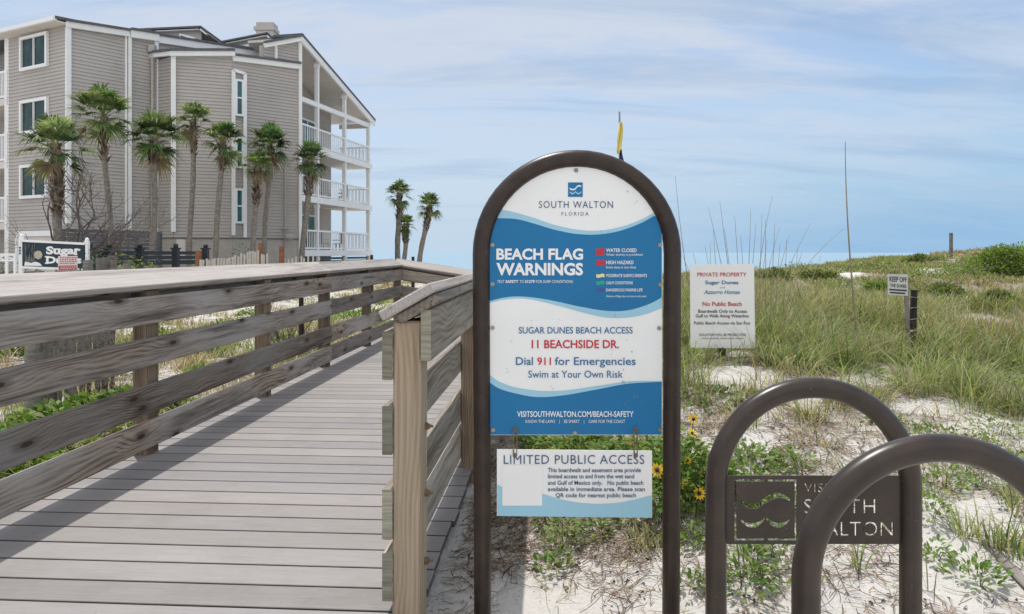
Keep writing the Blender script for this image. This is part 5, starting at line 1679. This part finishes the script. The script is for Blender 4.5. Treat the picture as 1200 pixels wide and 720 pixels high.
# dune shrubs
SHR = [(.12, .17, .045), (.15, .20, .055), (.19, .23, .075), (.10, .12, .05)]
def shrub(px, py, Z, rx, h, n, label, cols=SHR, leaf=.060, twig=True, name='shrub'):
    q = P(px, py, Z); q.z = gz(q.x, q.y) - .05
    nl = max(5, int(n / 220)); parts = []
    for k in range(nl):
        a = random.uniform(0, 6.28); r_ = random.random() ** .6
        cx_, cy_ = rx * .75 * r_ * math.cos(a), rx * .6 * r_ * math.sin(a); hh = h * (1 - .55 * r_ * r_) * random.uniform(.75, 1.05)
        m_ = n // nl
        th = rng.uniform(0, 6.283, m_); ph = np.arccos(rng.uniform(-.3, 1, m_)); rad = rx * .36 * rng.uniform(.7, 1.05, m_) 
        nrm = np.stack([np.sin(ph) * np.cos(th), np.sin(ph) * np.sin(th), np.cos(ph)], 1)
        pos = nrm * rad[:, None] * np.array([1, 1, .75]) + np.array([cx_, cy_, hh - rx * .2]); pos[:, 2] = np.maximum(pos[:, 2], .02)
        dv = nrm + rng.normal(0, .5, (m_, 3)); dv /= np.linalg.norm(dv, axis=1, keepdims=True)
        parts.append(leaves(pos, dv, leaf * rng.uniform(.7, 1.3, m_), .5, pick(cols, m_)))
    tw = stems(60, rx * .8, rx * .6, h * .95, .012, [(.14, .10, .07), (.2, .16, .12)])
    return plant_thing(name, label, 'shrub', q, [('foliage', join(*parts), M['foliage']), ('branches', tw, M['dry'])], 0, 'shrubs on the dune')
BR = [(.13, .21, .035), (.17, .26, .045), (.22, .30, .065), (.09, .14, .035)]
shrub(1188, 318, 17.5, 1.05, .75, 7000, 'big bright green shrub on the dune crest at the right edge', BR)
shrub(1112, 342, 13.5, .55, .34, 3000, 'rounded green shrub just right of the keep-off sign')
shrub(1168, 357, 11.5, .36, .30, 2200, 'darker green shrub below the big bright one at the right edge', SHR)
shrub(958, 324, 17, .5, .25, 1800, 'low green shrub on the crest left of the small sandy gap')
shrub(1083, 316, 21, .65, .25, 1600, 'low olive shrub on the crest below the lone grey post', SHR, .08)
shrub(1028, 340, 14, .5, .28, 2000, 'bright low shrub in the grass just left of the keep-off sign', BR)
shrub(905, 326, 16, .6, .26, 1800, 'low shrub on the crest right of the private property notice', SHR)
def twiggy(px, py, Z, h, n, label, col=(.16, .135, .125), name='bare_shrub', rx=.5, lv=3, w=.02, group=None, spread=.55):
    q = P(px, py, Z); q.z = gz(q.x, q.y)
    mb = MB(); rr_ = random.Random(int(px))
    def grow(p, d, L, r, k):
        pts = [p]; 
        for i in range(4):
            d = (d + Vector((rr_.gauss(0, .2), rr_.gauss(0, .2), rr_.gauss(0.03, .12)))).normalized(); p = p + d * L / 4; pts.append(p)
        mb.tube(pts, [r, r * .9, r * .8, r * .7, r * .6], 5, 0, False)
        if k > 0:
            for j in range(rr_.randint(2, 4)):
                b_ = pts[rr_.randint(1, 4)]
                dd_ = (d + Vector((rr_.gauss(0, spread), rr_.gauss(0, spread), rr_.gauss(.05, spread * .7)))).normalized()
                grow(b_, dd_, L * rr_.uniform(.5, .8), r * .6, k - 1)
    for i in range(n):
        grow(Vector((rr_.uniform(-rx, rx) * .4, rr_.uniform(-rx, rx) * .4, -.1)), Vector((rr_.gauss(0, .4), rr_.gauss(0, .4), 1)).normalized(), h * .45, w, lv)
    t_ = thing(name, label, 'shrub', q, 0, group)
    mb.build('branches', simple(name + '_bark', col, .9, .2, 20), t_)
twiggy(1160, 302, 20, .55, 16, 'leafless purplish brush on the dune crest left of the big bright shrub', (.17, .13, .14), 'bare_shrub', 1.3, 3, .010)
# ------------------------------------------------------------------ palms
M['trunk'] = simple('grey_palm_trunk', (0.23, 0.205, 0.175), 0.95, 0.42, 9, bumpy=0.8)
M['boot'] = foliage('palm_boots', 0.0, 0.95)
PG = [(.09, .155, .055), (.13, .20, .075), (.21, .265, .115), (.075, .12, .05)]
def palm(crown, base, Z, cw, label, tw=.17, boots=.35, group='sabal palms beside the building', nleaf=30, bend=0.0, lowleaf=None):
    """crown, base: photo points; cw: crown width in px"""
    top = P(crown[0], crown[1], Z); q = P(base[0], base[1], Z); q.z = gz(q.x, q.y)
    t_ = thing('palm_tree', label, 'palm tree', q, 0, group)
    rc = cw / 2 * Z / F
    top = top - q
    # the photo shows only the upper trunk: carry its line down to the ground
    n_ = 14; pts = []
    e = P(base[0], base[1], Z) - q
    for i in range(n_ + 1):
        s_ = i / n_
        z = top.z * s_
        x = np.interp(z, [0, max(e.z, .01), top.z], [e.x, e.x, top.x]) if e.z < top.z else 0
        pts.append(Vector((x + bend * math.sin(s_ * math.pi) + .03 * math.sin(s_ * 9 + base[0]), .03 * math.sin(s_ * 7 + base[1]), z)))
    tw = tw * .56
    rad = [tw * (1.25 if i == 0 else 1.0 + .06 * math.sin(i * 2.1 + base[0])) for i in range(n_ + 1)]
    mb = MB(); mb.tube(pts, rad, 12)
    mb.build('trunk', M['trunk'], t_)
    # boots: criss-crossed old leaf bases under the crown
    L = top.length; nb = int(26 + 210 * boots * boots * 2)
    s_ = rng.uniform(1 - boots, .985, nb); s_.sort()
    az = np.arange(nb) * 2.39996 + rng.normal(0, .2, nb)
    P_ = np.array([[p.x, p.y, p.z] for p in pts])
    ss = np.linspace(0, 1, n_ + 1)
    cen = np.stack([np.interp(s_, ss, P_[:, k]) for k in range(3)], 1)
    tw_ = tw * 1.1 * (1.0 + .35 * np.sin((s_ - 1 + boots) / boots * math.pi) )
    d = rot_basis(az)
    v1 = blades(cen + d * (tw_ * .72)[:, None] - np.array([0, 0, .1]), rng.uniform(.22, .36, nb), az, rng.uniform(.35, .75, nb), np.full(nb, .09), pick([(.13, .085, .06), (.19, .135, .10), (.09, .06, .045), (.24, .19, .15)], nb), 3, None, .1)
    v, f, c = v1
    np_mesh('boots', v, f, M['boot'], c, t_)
    # fan leaves
    nl = nleaf; az = np.arange(nl) * 2.39996 + rng.normal(0, .25, nl)
    u_ = (np.arange(nl) + .5) / nl
    el = np.radians(np.interp(u_, [0, .25, .7, 1], [80, 46, 8, -58])) + rng.normal(0, .12, nl)
    parts = []; 
    tp = np.array([top.x, top.y, top.z])
    for k in range(nl):
        d = np.array([math.cos(az[k]) * math.cos(el[k]), math.sin(az[k]) * math.cos(el[k]), math.sin(el[k])])
        side = np.cross(d, [0, 0, 1.0]); side /= np.linalg.norm(side) + 1e-6
        nrm = np.cross(side, d)
        pl = rc * rng.uniform(.30, .68); hub = tp + d * pl + np.array([0, 0, -.10 * rc * (1 - math.sin(el[k]))])
        w_ = .030
        a = tp - np.array([0, 0, .12])
        old = (el[k] < -.55) and rng.random() < .4
        lc = pick(PG, 1)[0] * (1.15 if el[k] > .7 else 1.0)
        if old: lc = np.array([.24, .19, .12])
        pet = np.array([a - side * w_, a + side * w_, hub + side * w_ * .7, hub - side * w_ * .7])
        parts.append((pet, np.array([[0, 1, 2, 3]]), np.tile(np.array([.17, .20, .08]), (4, 1))))
        ns = 24
        an = np.radians(np.linspace(-100, 100, ns)) + rng.normal(0, .06, ns)
        sl = rc * rng.uniform(.50, .66) * (.72 + .28 * np.cos(an * .6)) * rng.uniform(.85, 1.1, ns)
        dirs = d[None] * np.cos(an)[:, None] + side[None] * np.sin(an)[:, None]
        fold = nrm[None] * (np.abs(np.sin(an)) * .22)[:, None]
        dirs = dirs + fold * 1.6
        cr = np.cross(dirs, nrm[None]); cr /= np.linalg.norm(cr, axis=1, keepdims=True) + 1e-9
        tq = [0, .35, .68, 1.0]; wq = np.array([.012, .036, .022, .003]) * (rc / 1.1)
        vs = np.empty((ns, 4, 2, 3))
        for i in range(4):
            c_ = hub[None] + dirs * (sl * tq[i])[:, None]
            c_[:, 2] -= (tq[i] ** 2.2) * sl * (.10 + .40 * rng.random(ns) * (tq[i] > .9) + (.14 if el[k] < .2 else 0)) 
            vs[:, i, 0] = c_ - cr * wq[i]; vs[:, i, 1] = c_ + cr * wq[i]
        b = (np.arange(ns) * 8)[:, None]; i = np.arange(3)[None] * 2
        fq = np.stack([b + i, b + i + 1, b + i + 3, b + i + 2], -1).reshape(-1, 4)
        cc = np.repeat(np.clip(lc[None] * (1 + rng.normal(0, .14, (ns, 1))), .01, .5), 8, 0)
        cc = cc.reshape(ns, 4, 2, 3); cc[:, 3] = cc[:, 3] * .6 + np.array([.16, .13, .07]) * .4; cc = cc.reshape(-1, 3)
        parts.append((vs.reshape(-1, 3), fq, cc))
    v, f, c = join(*parts)
    np_mesh('crown', v, f, M['foliage'], c, t_)
palm((65, 172), (69, 285), 24, 82, 'stout palm nearest the navy sign with a thick shaggy trunk reaching low', .24, .50, nleaf=25)
palm((121, 134), (130, 295), 27, 74, 'tall palm right of the shaggy trunked one, its trunk pale at the foot', .17, .28, nleaf=28)
palm((182, 160), (179, 300), 28, 72, 'palm with bright green upright centre and drooping side fans by the downspout', .20, .20, nleaf=28)
palm((228, 140), (222, 300), 33, 52, 'slender dark trunked palm in front of the projecting bay wall', .20, .22, nleaf=24)
palm((261, 164), (252, 300), 33, 54, 'leaning palm directly left of the tall stair window strip', .21, .22, nleaf=28)
palm((302, 194), (296, 305), 34, 42, 'shorter palm crowding the left side of a taller one, right of the stair window', .22, .36, nleaf=25)
palm((317, 170), (309, 303), 36, 56, 'taller smooth trunked palm right of the stair window strip', .20, .12, nleaf=29)
palm((364, 188), (354, 305), 37, 46, 'leaning dark trunked palm standing in front of the white balconies', .25, .30, nleaf=28)
g2 = 'far palms by the sea'
palm((468, 227), (466, 304), 46, 34, 'tallest of the three far palms past the building, at their left', .30, .38, g2, 26)
palm((476, 263), (474, 305), 44, 26, 'shortest of the three far palms past the building', .24, .4, g2, 24)
palm((504, 241), (491, 308), 43, 36, 'far palm leaning to the right, nearest the arched frame', .26, .38, g2, 26)

# ------------------------------------------------------------------ resort name board
ZG = 20.0
q = P(64, 320, ZG); q.z = gz(q.x, q.y)
gs = thing('resort_sign', 'navy resort name board with white frame between white posts with ball tops', 'sign', q); GO = Vector(gs.location)
M['navy'] = simple('navy_sign_paint', (0.012, 0.030, 0.055), 0.5, 0.15, 4)
M['shellc'] = simple('sand_dollar_paint', (0.50, 0.44, 0.33), 0.7, 0.1, 8)
M['reed'] = simple('painted_reeds', (0.16, 0.18, 0.17), 0.7, 0.2, 10)
def to_g(px, py, lift=0.0): return P(px, py, ZG) + Vector((0, -.05 - lift, 0)) - GO
w = MB(); w.prism([to_g(x, y) for x, y in ((28, 313.5), (101, 316), (101, 286), (28, 282.5))], (0, 1, 0), .08); w.build('sign_panel', M['navy'], gs)
w = MB()
for (a, b_) in (((26.5, 282.3), (101, 286)), ((26.5, 313.3), (101, 316))):
    w.beam(to_g(*a), to_g(*b_), .10, .06)
w.build('frame', M['vinyl'], gs)
for (x, y0, tp_) in ((25.2, 278, 277), (102, 282.5, 281.5)):
    w = MB(); a = to_g(x, y0); w.box((a.x, .0, (a.z - .5) / 2), (.10, .10, a.z + .5)); w.build('post', M['vinyl'], gs)
    w = MB(); w.ball(to_g(x, y0 - 1) + Vector((0, .05, 0)), .05, 0, (1, 1, 1.3)); w.build('finial', M['vinyl'], gs)
lt = MB()
put_text(lt, 'Sugar', 55.5, 96, 289, 298.2, to_g, bold=.045, lift=.006)
put_text(lt, 'Dunes', 55.5, 97, 300.6, 309, to_g, bold=.045, lift=.006)
def slab(x0_, x1_, y): lt.add([to_g(x, yy, .007) for x, yy in ((x0_, y + .8), (x1_, y + .8), (x1_, y - .8), (x0_, y - .8))], [(0, 1, 2, 3)])
slab(63.5, 72.5, 292.2); slab(88, 92, 298.2); slab(54.2, 59, 301); slab(54.2, 59, 308.6); slab(89, 93, 292.2)
lt.build('lettering', M['p_white'], gs)
w = MB(); c = to_g(46.5, 299, .01); w.ball(c, .115, 0, (1, .12, 1), 16); w.build('sand_dollar', M['shellc'], gs)
w = MB(); w.prism([to_g(x, y, .006) for x, y in ((30, 311.5), (51, 311.8), (48, 308.5), (43, 306.8), (38, 308.4), (31, 306.6))], (0, 1, 0), .02); w.build('painted_dune', M['p_white'], gs)
w = MB(); rr_ = random.Random(4)
for k in range(14):
    x = 32 + k * .75; w.beam(to_g(x, 307, .008), to_g(x + rr_.uniform(-2, 2), rr_.uniform(285, 296), .008), .012, .012)
w.build('painted_reeds', M['reed'], gs)
for k in range(3):
    w = MB(); w.box(to_g(25.2, 290.5 + k * 3.3, .02), (.035, .01, .05)); w.build('house_number', M['p_black'], gs)
ZW = 14.0
q = P(80, 330, ZW); q.z = gz(q.x, q.y)
ns = thing('warning_sign', 'small pink and red notice on a post in front of the navy name board', 'sign', q)
def to_n(px, py, lift=0.0): return P(px, py, ZW) + Vector((0, -.03 - lift, 0)) - q
w = MB(); w.box((0, .0, .2), (.05, .04, 1.6)); w.build('post', M['oldwood'], ns)
w = MB(); w.prism([to_n(x, y) for x, y in ((69, 317.3), (91.5, 317), (91.8, 300), (69.2, 300.4))], (0, 1, 0), .01)
w.add([to_n(x, y, .002) for x, y in ((70, 316.8), (91, 316.6), (91, 311.2), (70, 311.4))], [(0, 1, 2, 3)], 1)
rr_ = random.Random(9)
for y in (302.2, 304.4, 306.6, 308.8):
    x = 71.5
    while x < 89:
        l_ = rr_.uniform(1.2, 3.2); w.add([to_n(a, b_, .002) for a, b_ in ((x, y + .55), (x + l_, y + .55), (x + l_, y - .55), (x, y - .55))], [(0, 1, 2, 3)], 1); x += l_ + .8
for y in (313, 315):
    x = 72
    while x < 88:
        l_ = rr_.uniform(1.2, 3.2); w.add([to_n(a, b_, .004) for a, b_ in ((x, y + .4), (x + l_, y + .4), (x + l_, y - .4), (x, y - .4))], [(0, 1, 2, 3)], 0); x += l_ + .8
M['pinkw'] = simple('pink_white_sheet', (0.72, 0.60, 0.60), .5, .05, 5); M['dred'] = simple('dull_red_print', (0.42, 0.06, 0.07), .5, .1, 5)
w.build('sign_panel', [M['pinkw'], M['dred']], ns)
# white garden gate at the left edge
ZZ = 17.0
q = P(6, 320, ZZ); q.z = gz(q.x, q.y)
t_ = thing('garden_gate', 'low white metal gate with crossed bars at the left edge below the palms', 'gate', q)
w = MB(); T = lambda x, y: P(x, y, ZZ) - q
w.beam(T(-30, 298.6), T(18, 298.6), .05, .05); w.beam(T(-30, 305.5), T(18, 305.5), .04, .04)
for x in (17.5, 8, -6, -18, -30): w.beam(T(x, 335), T(x, 298), .045, .045, 0, up=(0, 1, 0))
w.beam(T(-6, 305), T(5, 299.5), .03, .03); w.beam(T(5, 299.5), T(17, 305), .03, .03); w.beam(T(-6, 299.5), T(5, 305), .025, .025)
w.build('frame', M['vinyl'], t_)

# ------------------------------------------------------------------ fences and stakes left of the boardwalk
Zf = 30.0
q = P(110, 320, Zf); q.z = gz(q.x, q.y)
t_ = thing('privacy_fence', 'slate grey fence of wide horizontal boards before the building behind the palms', 'fence', q)
w = MB(); y0 = 268
for k in range(9):
    za = P(72, 268 + k * 4.7, Zf).z - q.z; zb_ = P(72, 268 + k * 4.7 + 4.0, Zf).z - q.z
    a = P(72, 300, Zf) - q; b_ = P(188, 300, Zf + 1.2) - q
    w.prism([Vector((a.x, a.y, zb_)), Vector((b_.x, b_.y, zb_ - .10)), Vector((b_.x, b_.y, za - .10)), Vector((a.x, a.y, za))], (0, 1, 0), .04)
w.build('boards', M['slate'], t_)
for x in (73, 101, 130, 159, 187):
    w = MB(); a = P(x, 300, Zf + (x - 72) / 116 * 1.2) - q; tz = P(x, 269, Zf).z - q.z; w.box((a.x, a.y + .09, tz / 2 - .1), (.1, .1, tz)); w.build('post', M['slate'], t_)
Zf = 23.0
q = P(175, 320, Zf); q.z = gz(q.x, q.y)
t_ = thing('rail_fence', 'dark navy post and rail fence with capped posts running before the building', 'fence', q)
xs_ = (105, 128, 164, 206, 241)
Zs = [Zf + (x - 105) / 140 * 4.5 for x in xs_]
for (ya, yb) in ((294.5, 299), (300.5, 305), (306.5, 312)):
    w = MB()
    for (xa, za), (xb, zb_) in zip(list(zip(xs_, Zs))[:-1], list(zip(xs_, Zs))[1:]):
        a = P(xa, (ya + yb) / 2, Zf) - q; b_ = P(xb, (ya + yb) / 2, Zf) - q
        pa = P(xa, 300, za) - q; pb_ = P(xb, 300, zb_) - q
        w.beam(Vector((pa.x, pa.y, a.z)), Vector((pb_.x, pb_.y, b_.z)), .05, (yb - ya) / F * Zf)
    w.build('rail', M['navyfence'], t_)
for x, z_ in zip(xs_, Zs):
    w = MB(); a = P(x, 292.5, z_) - q; w.box((a.x, a.y, a.z / 2 - .2), (.20, .20, a.z + .4)); po = w.build('post', M['navyfence'], t_)
    w = MB(); w.box((a.x, a.y, a.z + .03), (.27, .27, .06)); w.ball((a.x, a.y, a.z + .12), .09); w.build('post_cap', M['navyfence'], po)
# timber pilings
def piling(px, ytop, Z, wpx, label, ybot=None):
    q = P(px, 320, Z); q.z = gz(q.x, q.y)
    t_ = thing('piling', label, 'post', q, 0, 'timber pilings left of the boardwalk')
    h = P(px, ytop, Z).z - q.z; r = wpx / 2 * Z / F
    w = MB(); w.tube([(0, 0, -.2), (.01, 0, h * .5), (.0, 0, h)], [r * 1.03, r, r * .96], 10); w.build('log', M['oldwood'], t_)
piling(40, 318, 5.9, 22, 'thick grey piling close behind the near railing, seen between its boards')
piling(103, 305, 11.5, 11, 'stubby grey piling just right of the navy name board')
piling(117, 302.5, 12.5, 9, 'slim piling between the stubby one and the pair of taller ones')
piling(124.5, 301.5, 12.0, 9, 'left of the two tallest pilings standing side by side')
piling(132, 299.5, 13.0, 9, 'right of the two tallest pilings standing side by side')
piling(148, 306, 14, 8, 'last short piling beside the yellow green bushes')
# picket sand fence close behind the railing, and another before the building
def picket_run(label, spots, w_, tilt=.04, mt=None):
    """spots: (px, ytop, Z)"""
    q = P(spots[0][0], 320, spots[0][2]); q.z = gz(q.x, q.y)
    t_ = thing('sand_fence', label, 'fence', q, 0, 'picket sand fences')
    w = MB()
    tops = []
    for (px, yt, Z) in spots:
        a = P(px, yt, Z) - q; b_ = Vector((a.x + random.uniform(-tilt, tilt), a.y, gz(P(px, yt, Z).x, Z) - q.z - .1))
        w.beam(b_, a, w_, .012, 0, up=(0, 1, 0)); tops.append((a, b_))
    w.build('pickets', mt or M['oldwood'], t_)
    w = MB()
    for s_ in (.3, .75):
        w.tube([b_.lerp(a, s_) + Vector((0, -.01, 0)) for a, b_ in tops], .004, 5)
    w.build('wire', M['steel'], t_)
rr_ = random.Random(2)
picket_run('grey picket sand fence close behind the near railing boards', [(46 + i * 3.5 + rr_.uniform(-1, 1), 372 + rr_.uniform(-12, 12), 5.9 + i * .055) for i in range(26)], .034)
picket_run('pale picket sand fence leaning before the building below the leaning palms', [(235 + i * 3.4 + rr_.uniform(-.8, .8), 303.5 - max(0, (i - 8)) * .85 + rr_.uniform(-1.5, 1.5) + (6 if i > 20 else 0), 17 + i * .1) for i in range(24)], .05, .04, M['palewood'])
picket_run('short pale picket sand fence continuing right below the lowest balcony', [(330 + i * 4.5 + rr_.uniform(-1, 1), 301.5 + rr_.uniform(-1.5, 2.5), 21 + i * .15) for i in range(9)], .05, .04, M['palewood'])
def pole(px, ytop, Z, r, mt, label, name='stake', lean=0.0):
    q = P(px, 320, Z); q.z = gz(q.x, q.y)
    t_ = thing(name, label, 'post', q)
    h = P(px, ytop, Z).z - q.z
    w = MB(); w.tube([(0, 0, -.2), (lean * .5, 0, h * .5), (lean, 0, h)], [r, r, r * .9], 8); w.build('post', mt, t_)
M['rustpost'] = simple('rusty_orange_stake', (0.25, 0.10, 0.05), .9, .3, 10)
pole(232.5, 294, 20, .09, M['rustpost'], 'rusty orange stake left of the pale picket fence')
pole(305, 285, 20, .07, M['rustpost'], 'rusty orange stake behind the pickets, right of the dark hedge')
pole(330, 289, 21, .08, M['rustpost'], 'rusty brown stake right of the two close palms')
pole(435.5, 299, 22, .05, M['darkpost'], 'tiny dark post just past the last balcony post')
pole(484, 301, 22, .05, M['darkpost'], 'tiny dark post between the far palms')
pole(353, 349, 9.5, .035, M['darkpost'], 'thin dark stake seen through the railing, below the building end')
# bushes around the fences
YG = [(.16, .22, .03), (.22, .26, .045), (.12, .18, .03)]
def bush(px, Z, rx, h, n, label, cols=LEAFC, leaf=.07):
    q = P(px, 320, Z); q.z = gz(q.x, q.y)
    lv = dome_leaves(n, rx, rx * .8, h, leaf, cols, .5, .4)
    st_ = stems(30, rx * .8, rx * .6, h * .9, .01, [(.14, .11, .07)])
    plant_thing('shrub', label, 'shrub', q, [('foliage', lv, M['foliage']), ('branches', st_, M['dry'])])
bush(141, 16, .36, 1.30, 600, 'yellow green bush behind the right pilings', YG)
bush(160, 17, .45, 1.28, 700, 'yellow green bush right of the last short piling', YG)
bush(181, 18, .30, 1.15, 400, 'small thin bush right of the yellow green bushes', LEAFC)
bush(284, 30, .75, 1.75, 900, 'dark green hedge bush behind the pickets left of the rusty stake', [(.03, .075, .015), (.045, .10, .02)], .10)
bush(110, 20, .7, 1.35, 900, 'dark bush right of the navy name board behind the pilings', [(.04, .085, .02), (.06, .11, .03)], .09)
bush(20, 22, .9, 1.1, 700, 'dark bush behind the white gate left of the navy name board', [(.04, .085, .02), (.06, .11, .03)], .09)
twiggy(96, 320, 23.5, 4.6, 4, 'large leafless shrub with tangled grey branches between the first two palms', (.12, .10, .09), 'bare_shrub', 1.2, 4, .05, None, .6)
twiggy(122, 320, 24.5, 3.4, 3, 'smaller leafless shrub tangled around the second palm trunk', (.13, .115, .105), 'bare_shrub', .8, 4, .04, None, .6)
twiggy(337, 380, 9.8, 1.0, 6, 'leafless grey brush seen through the railing gap under the building end', (.16, .14, .13), 'bare_shrub', .5, 3, .012)

# ------------------------------------------------------------------ ground cover and scrub left of the boardwalk (uncountable)
def keep_left(x, y, z, pxx, pyy):
    d = .60 + .9 * vnoise(x * .9 + 11, y * .9) + .3 * vnoise(x * 2.5, y * 2.5)
    return np.where((x < -2.85 + .0634 * y), d, 0)
xs, ys = scatter(2300, -8, -1.9, 4.2, 14)
o = grass_field('scrub_grass', xs, ys, 20, lambda x, y: .26 + 0 * x, lambda x, y: .42 + 0 * x, keep_left, spread=.10)
o['label'] = 'patchy reddish and green scrub grass on the sand left of the boardwalk'; o['category'] = 'grass'
xs, ys = scatter(4200, -26, 1.5, 14, 40)
o = grass_field('scrub_grass', xs, ys, 14, lambda x, y: .26 + 0 * x, lambda x, y: .5 + 0 * x, keep_left, spread=.2, seg=3)
o['label'] = 'far green scrub grass beyond the corner of the left railing'; o['category'] = 'grass'
def cover(name, spots, label, cols=LEAFC):
    parts = []
    for (px, py, rx, ry, h, n, leaf) in spots:
        q = G(px, py)
        v, f, c = dome_leaves(n, rx, ry, h, leaf, cols, .6, .8)
        v = v + np.array([q.x, q.y, 0]); v[:, 2] += ground(v[:, 0], v[:, 1])
        parts.append((v, f, c))
    v, f, c = join(*parts)
    o = np_mesh(name, v, f, M['foliage'], c); o['kind'] = 'stuff'; o['label'] = label; o['category'] = 'ground cover'
cover('ground_cover', [(20, 535, .45, .35, .20, 900, .07), (70, 510, .4, .35, .2, 900, .07), (115, 490, .35, .3, .18, 800, .07), (150, 480, .3, .3, .16, 600, .07), (190, 478, .25, .3, .12, 420, .06), (-60, 560, .5, .4, .2, 700, .07), (30, 560, .4, .3, .15, 500, .07), (175, 520, .22, .22, .12, 300, .06)], 'bright green leafy ground cover behind the lowest boards of the left railing')
cover('ground_cover', [(220, 415, .35, .3, .25, 700, .07), (195, 420, .2, .2, .18, 300, .06), (20, 420, .5, .5, .4, 900, .07), (60, 410, .4, .5, .45, 800, .07), (340, 405, .5, .5, .16, 600, .06), (420, 375, .7, .8, .2, 900, .07), (460, 350, 1.0, 1.2, .25, 1200, .09), (400, 360, .8, .8, .2, 900, .07), (245, 440, .3, .3, .12, 400, .05), (270, 390, .5, .5, .18, 600, .06), (300, 375, .5, .6, .2, 600, .06), (180, 400, .4, .4, .2, 500, .06), (350, 380, .5, .5, .15, 500, .06), (120, 440, .3, .3, .2, 400, .06), (380, 420, .3, .3, .1, 300, .05), (440, 385, .4, .5, .15, 500, .06)], 'scattered green clumps on the sand seen between the boards of the left railing')
litter('plant_litter', 9000, -6, -2, 4, 10, lambda x, y, a, b_: np.where(x < -2.9 + .0634 * y, .4 + .6 * vnoise(x * 2, y * 2), 0), 'dry straws strewn over the sand left of the boardwalk')
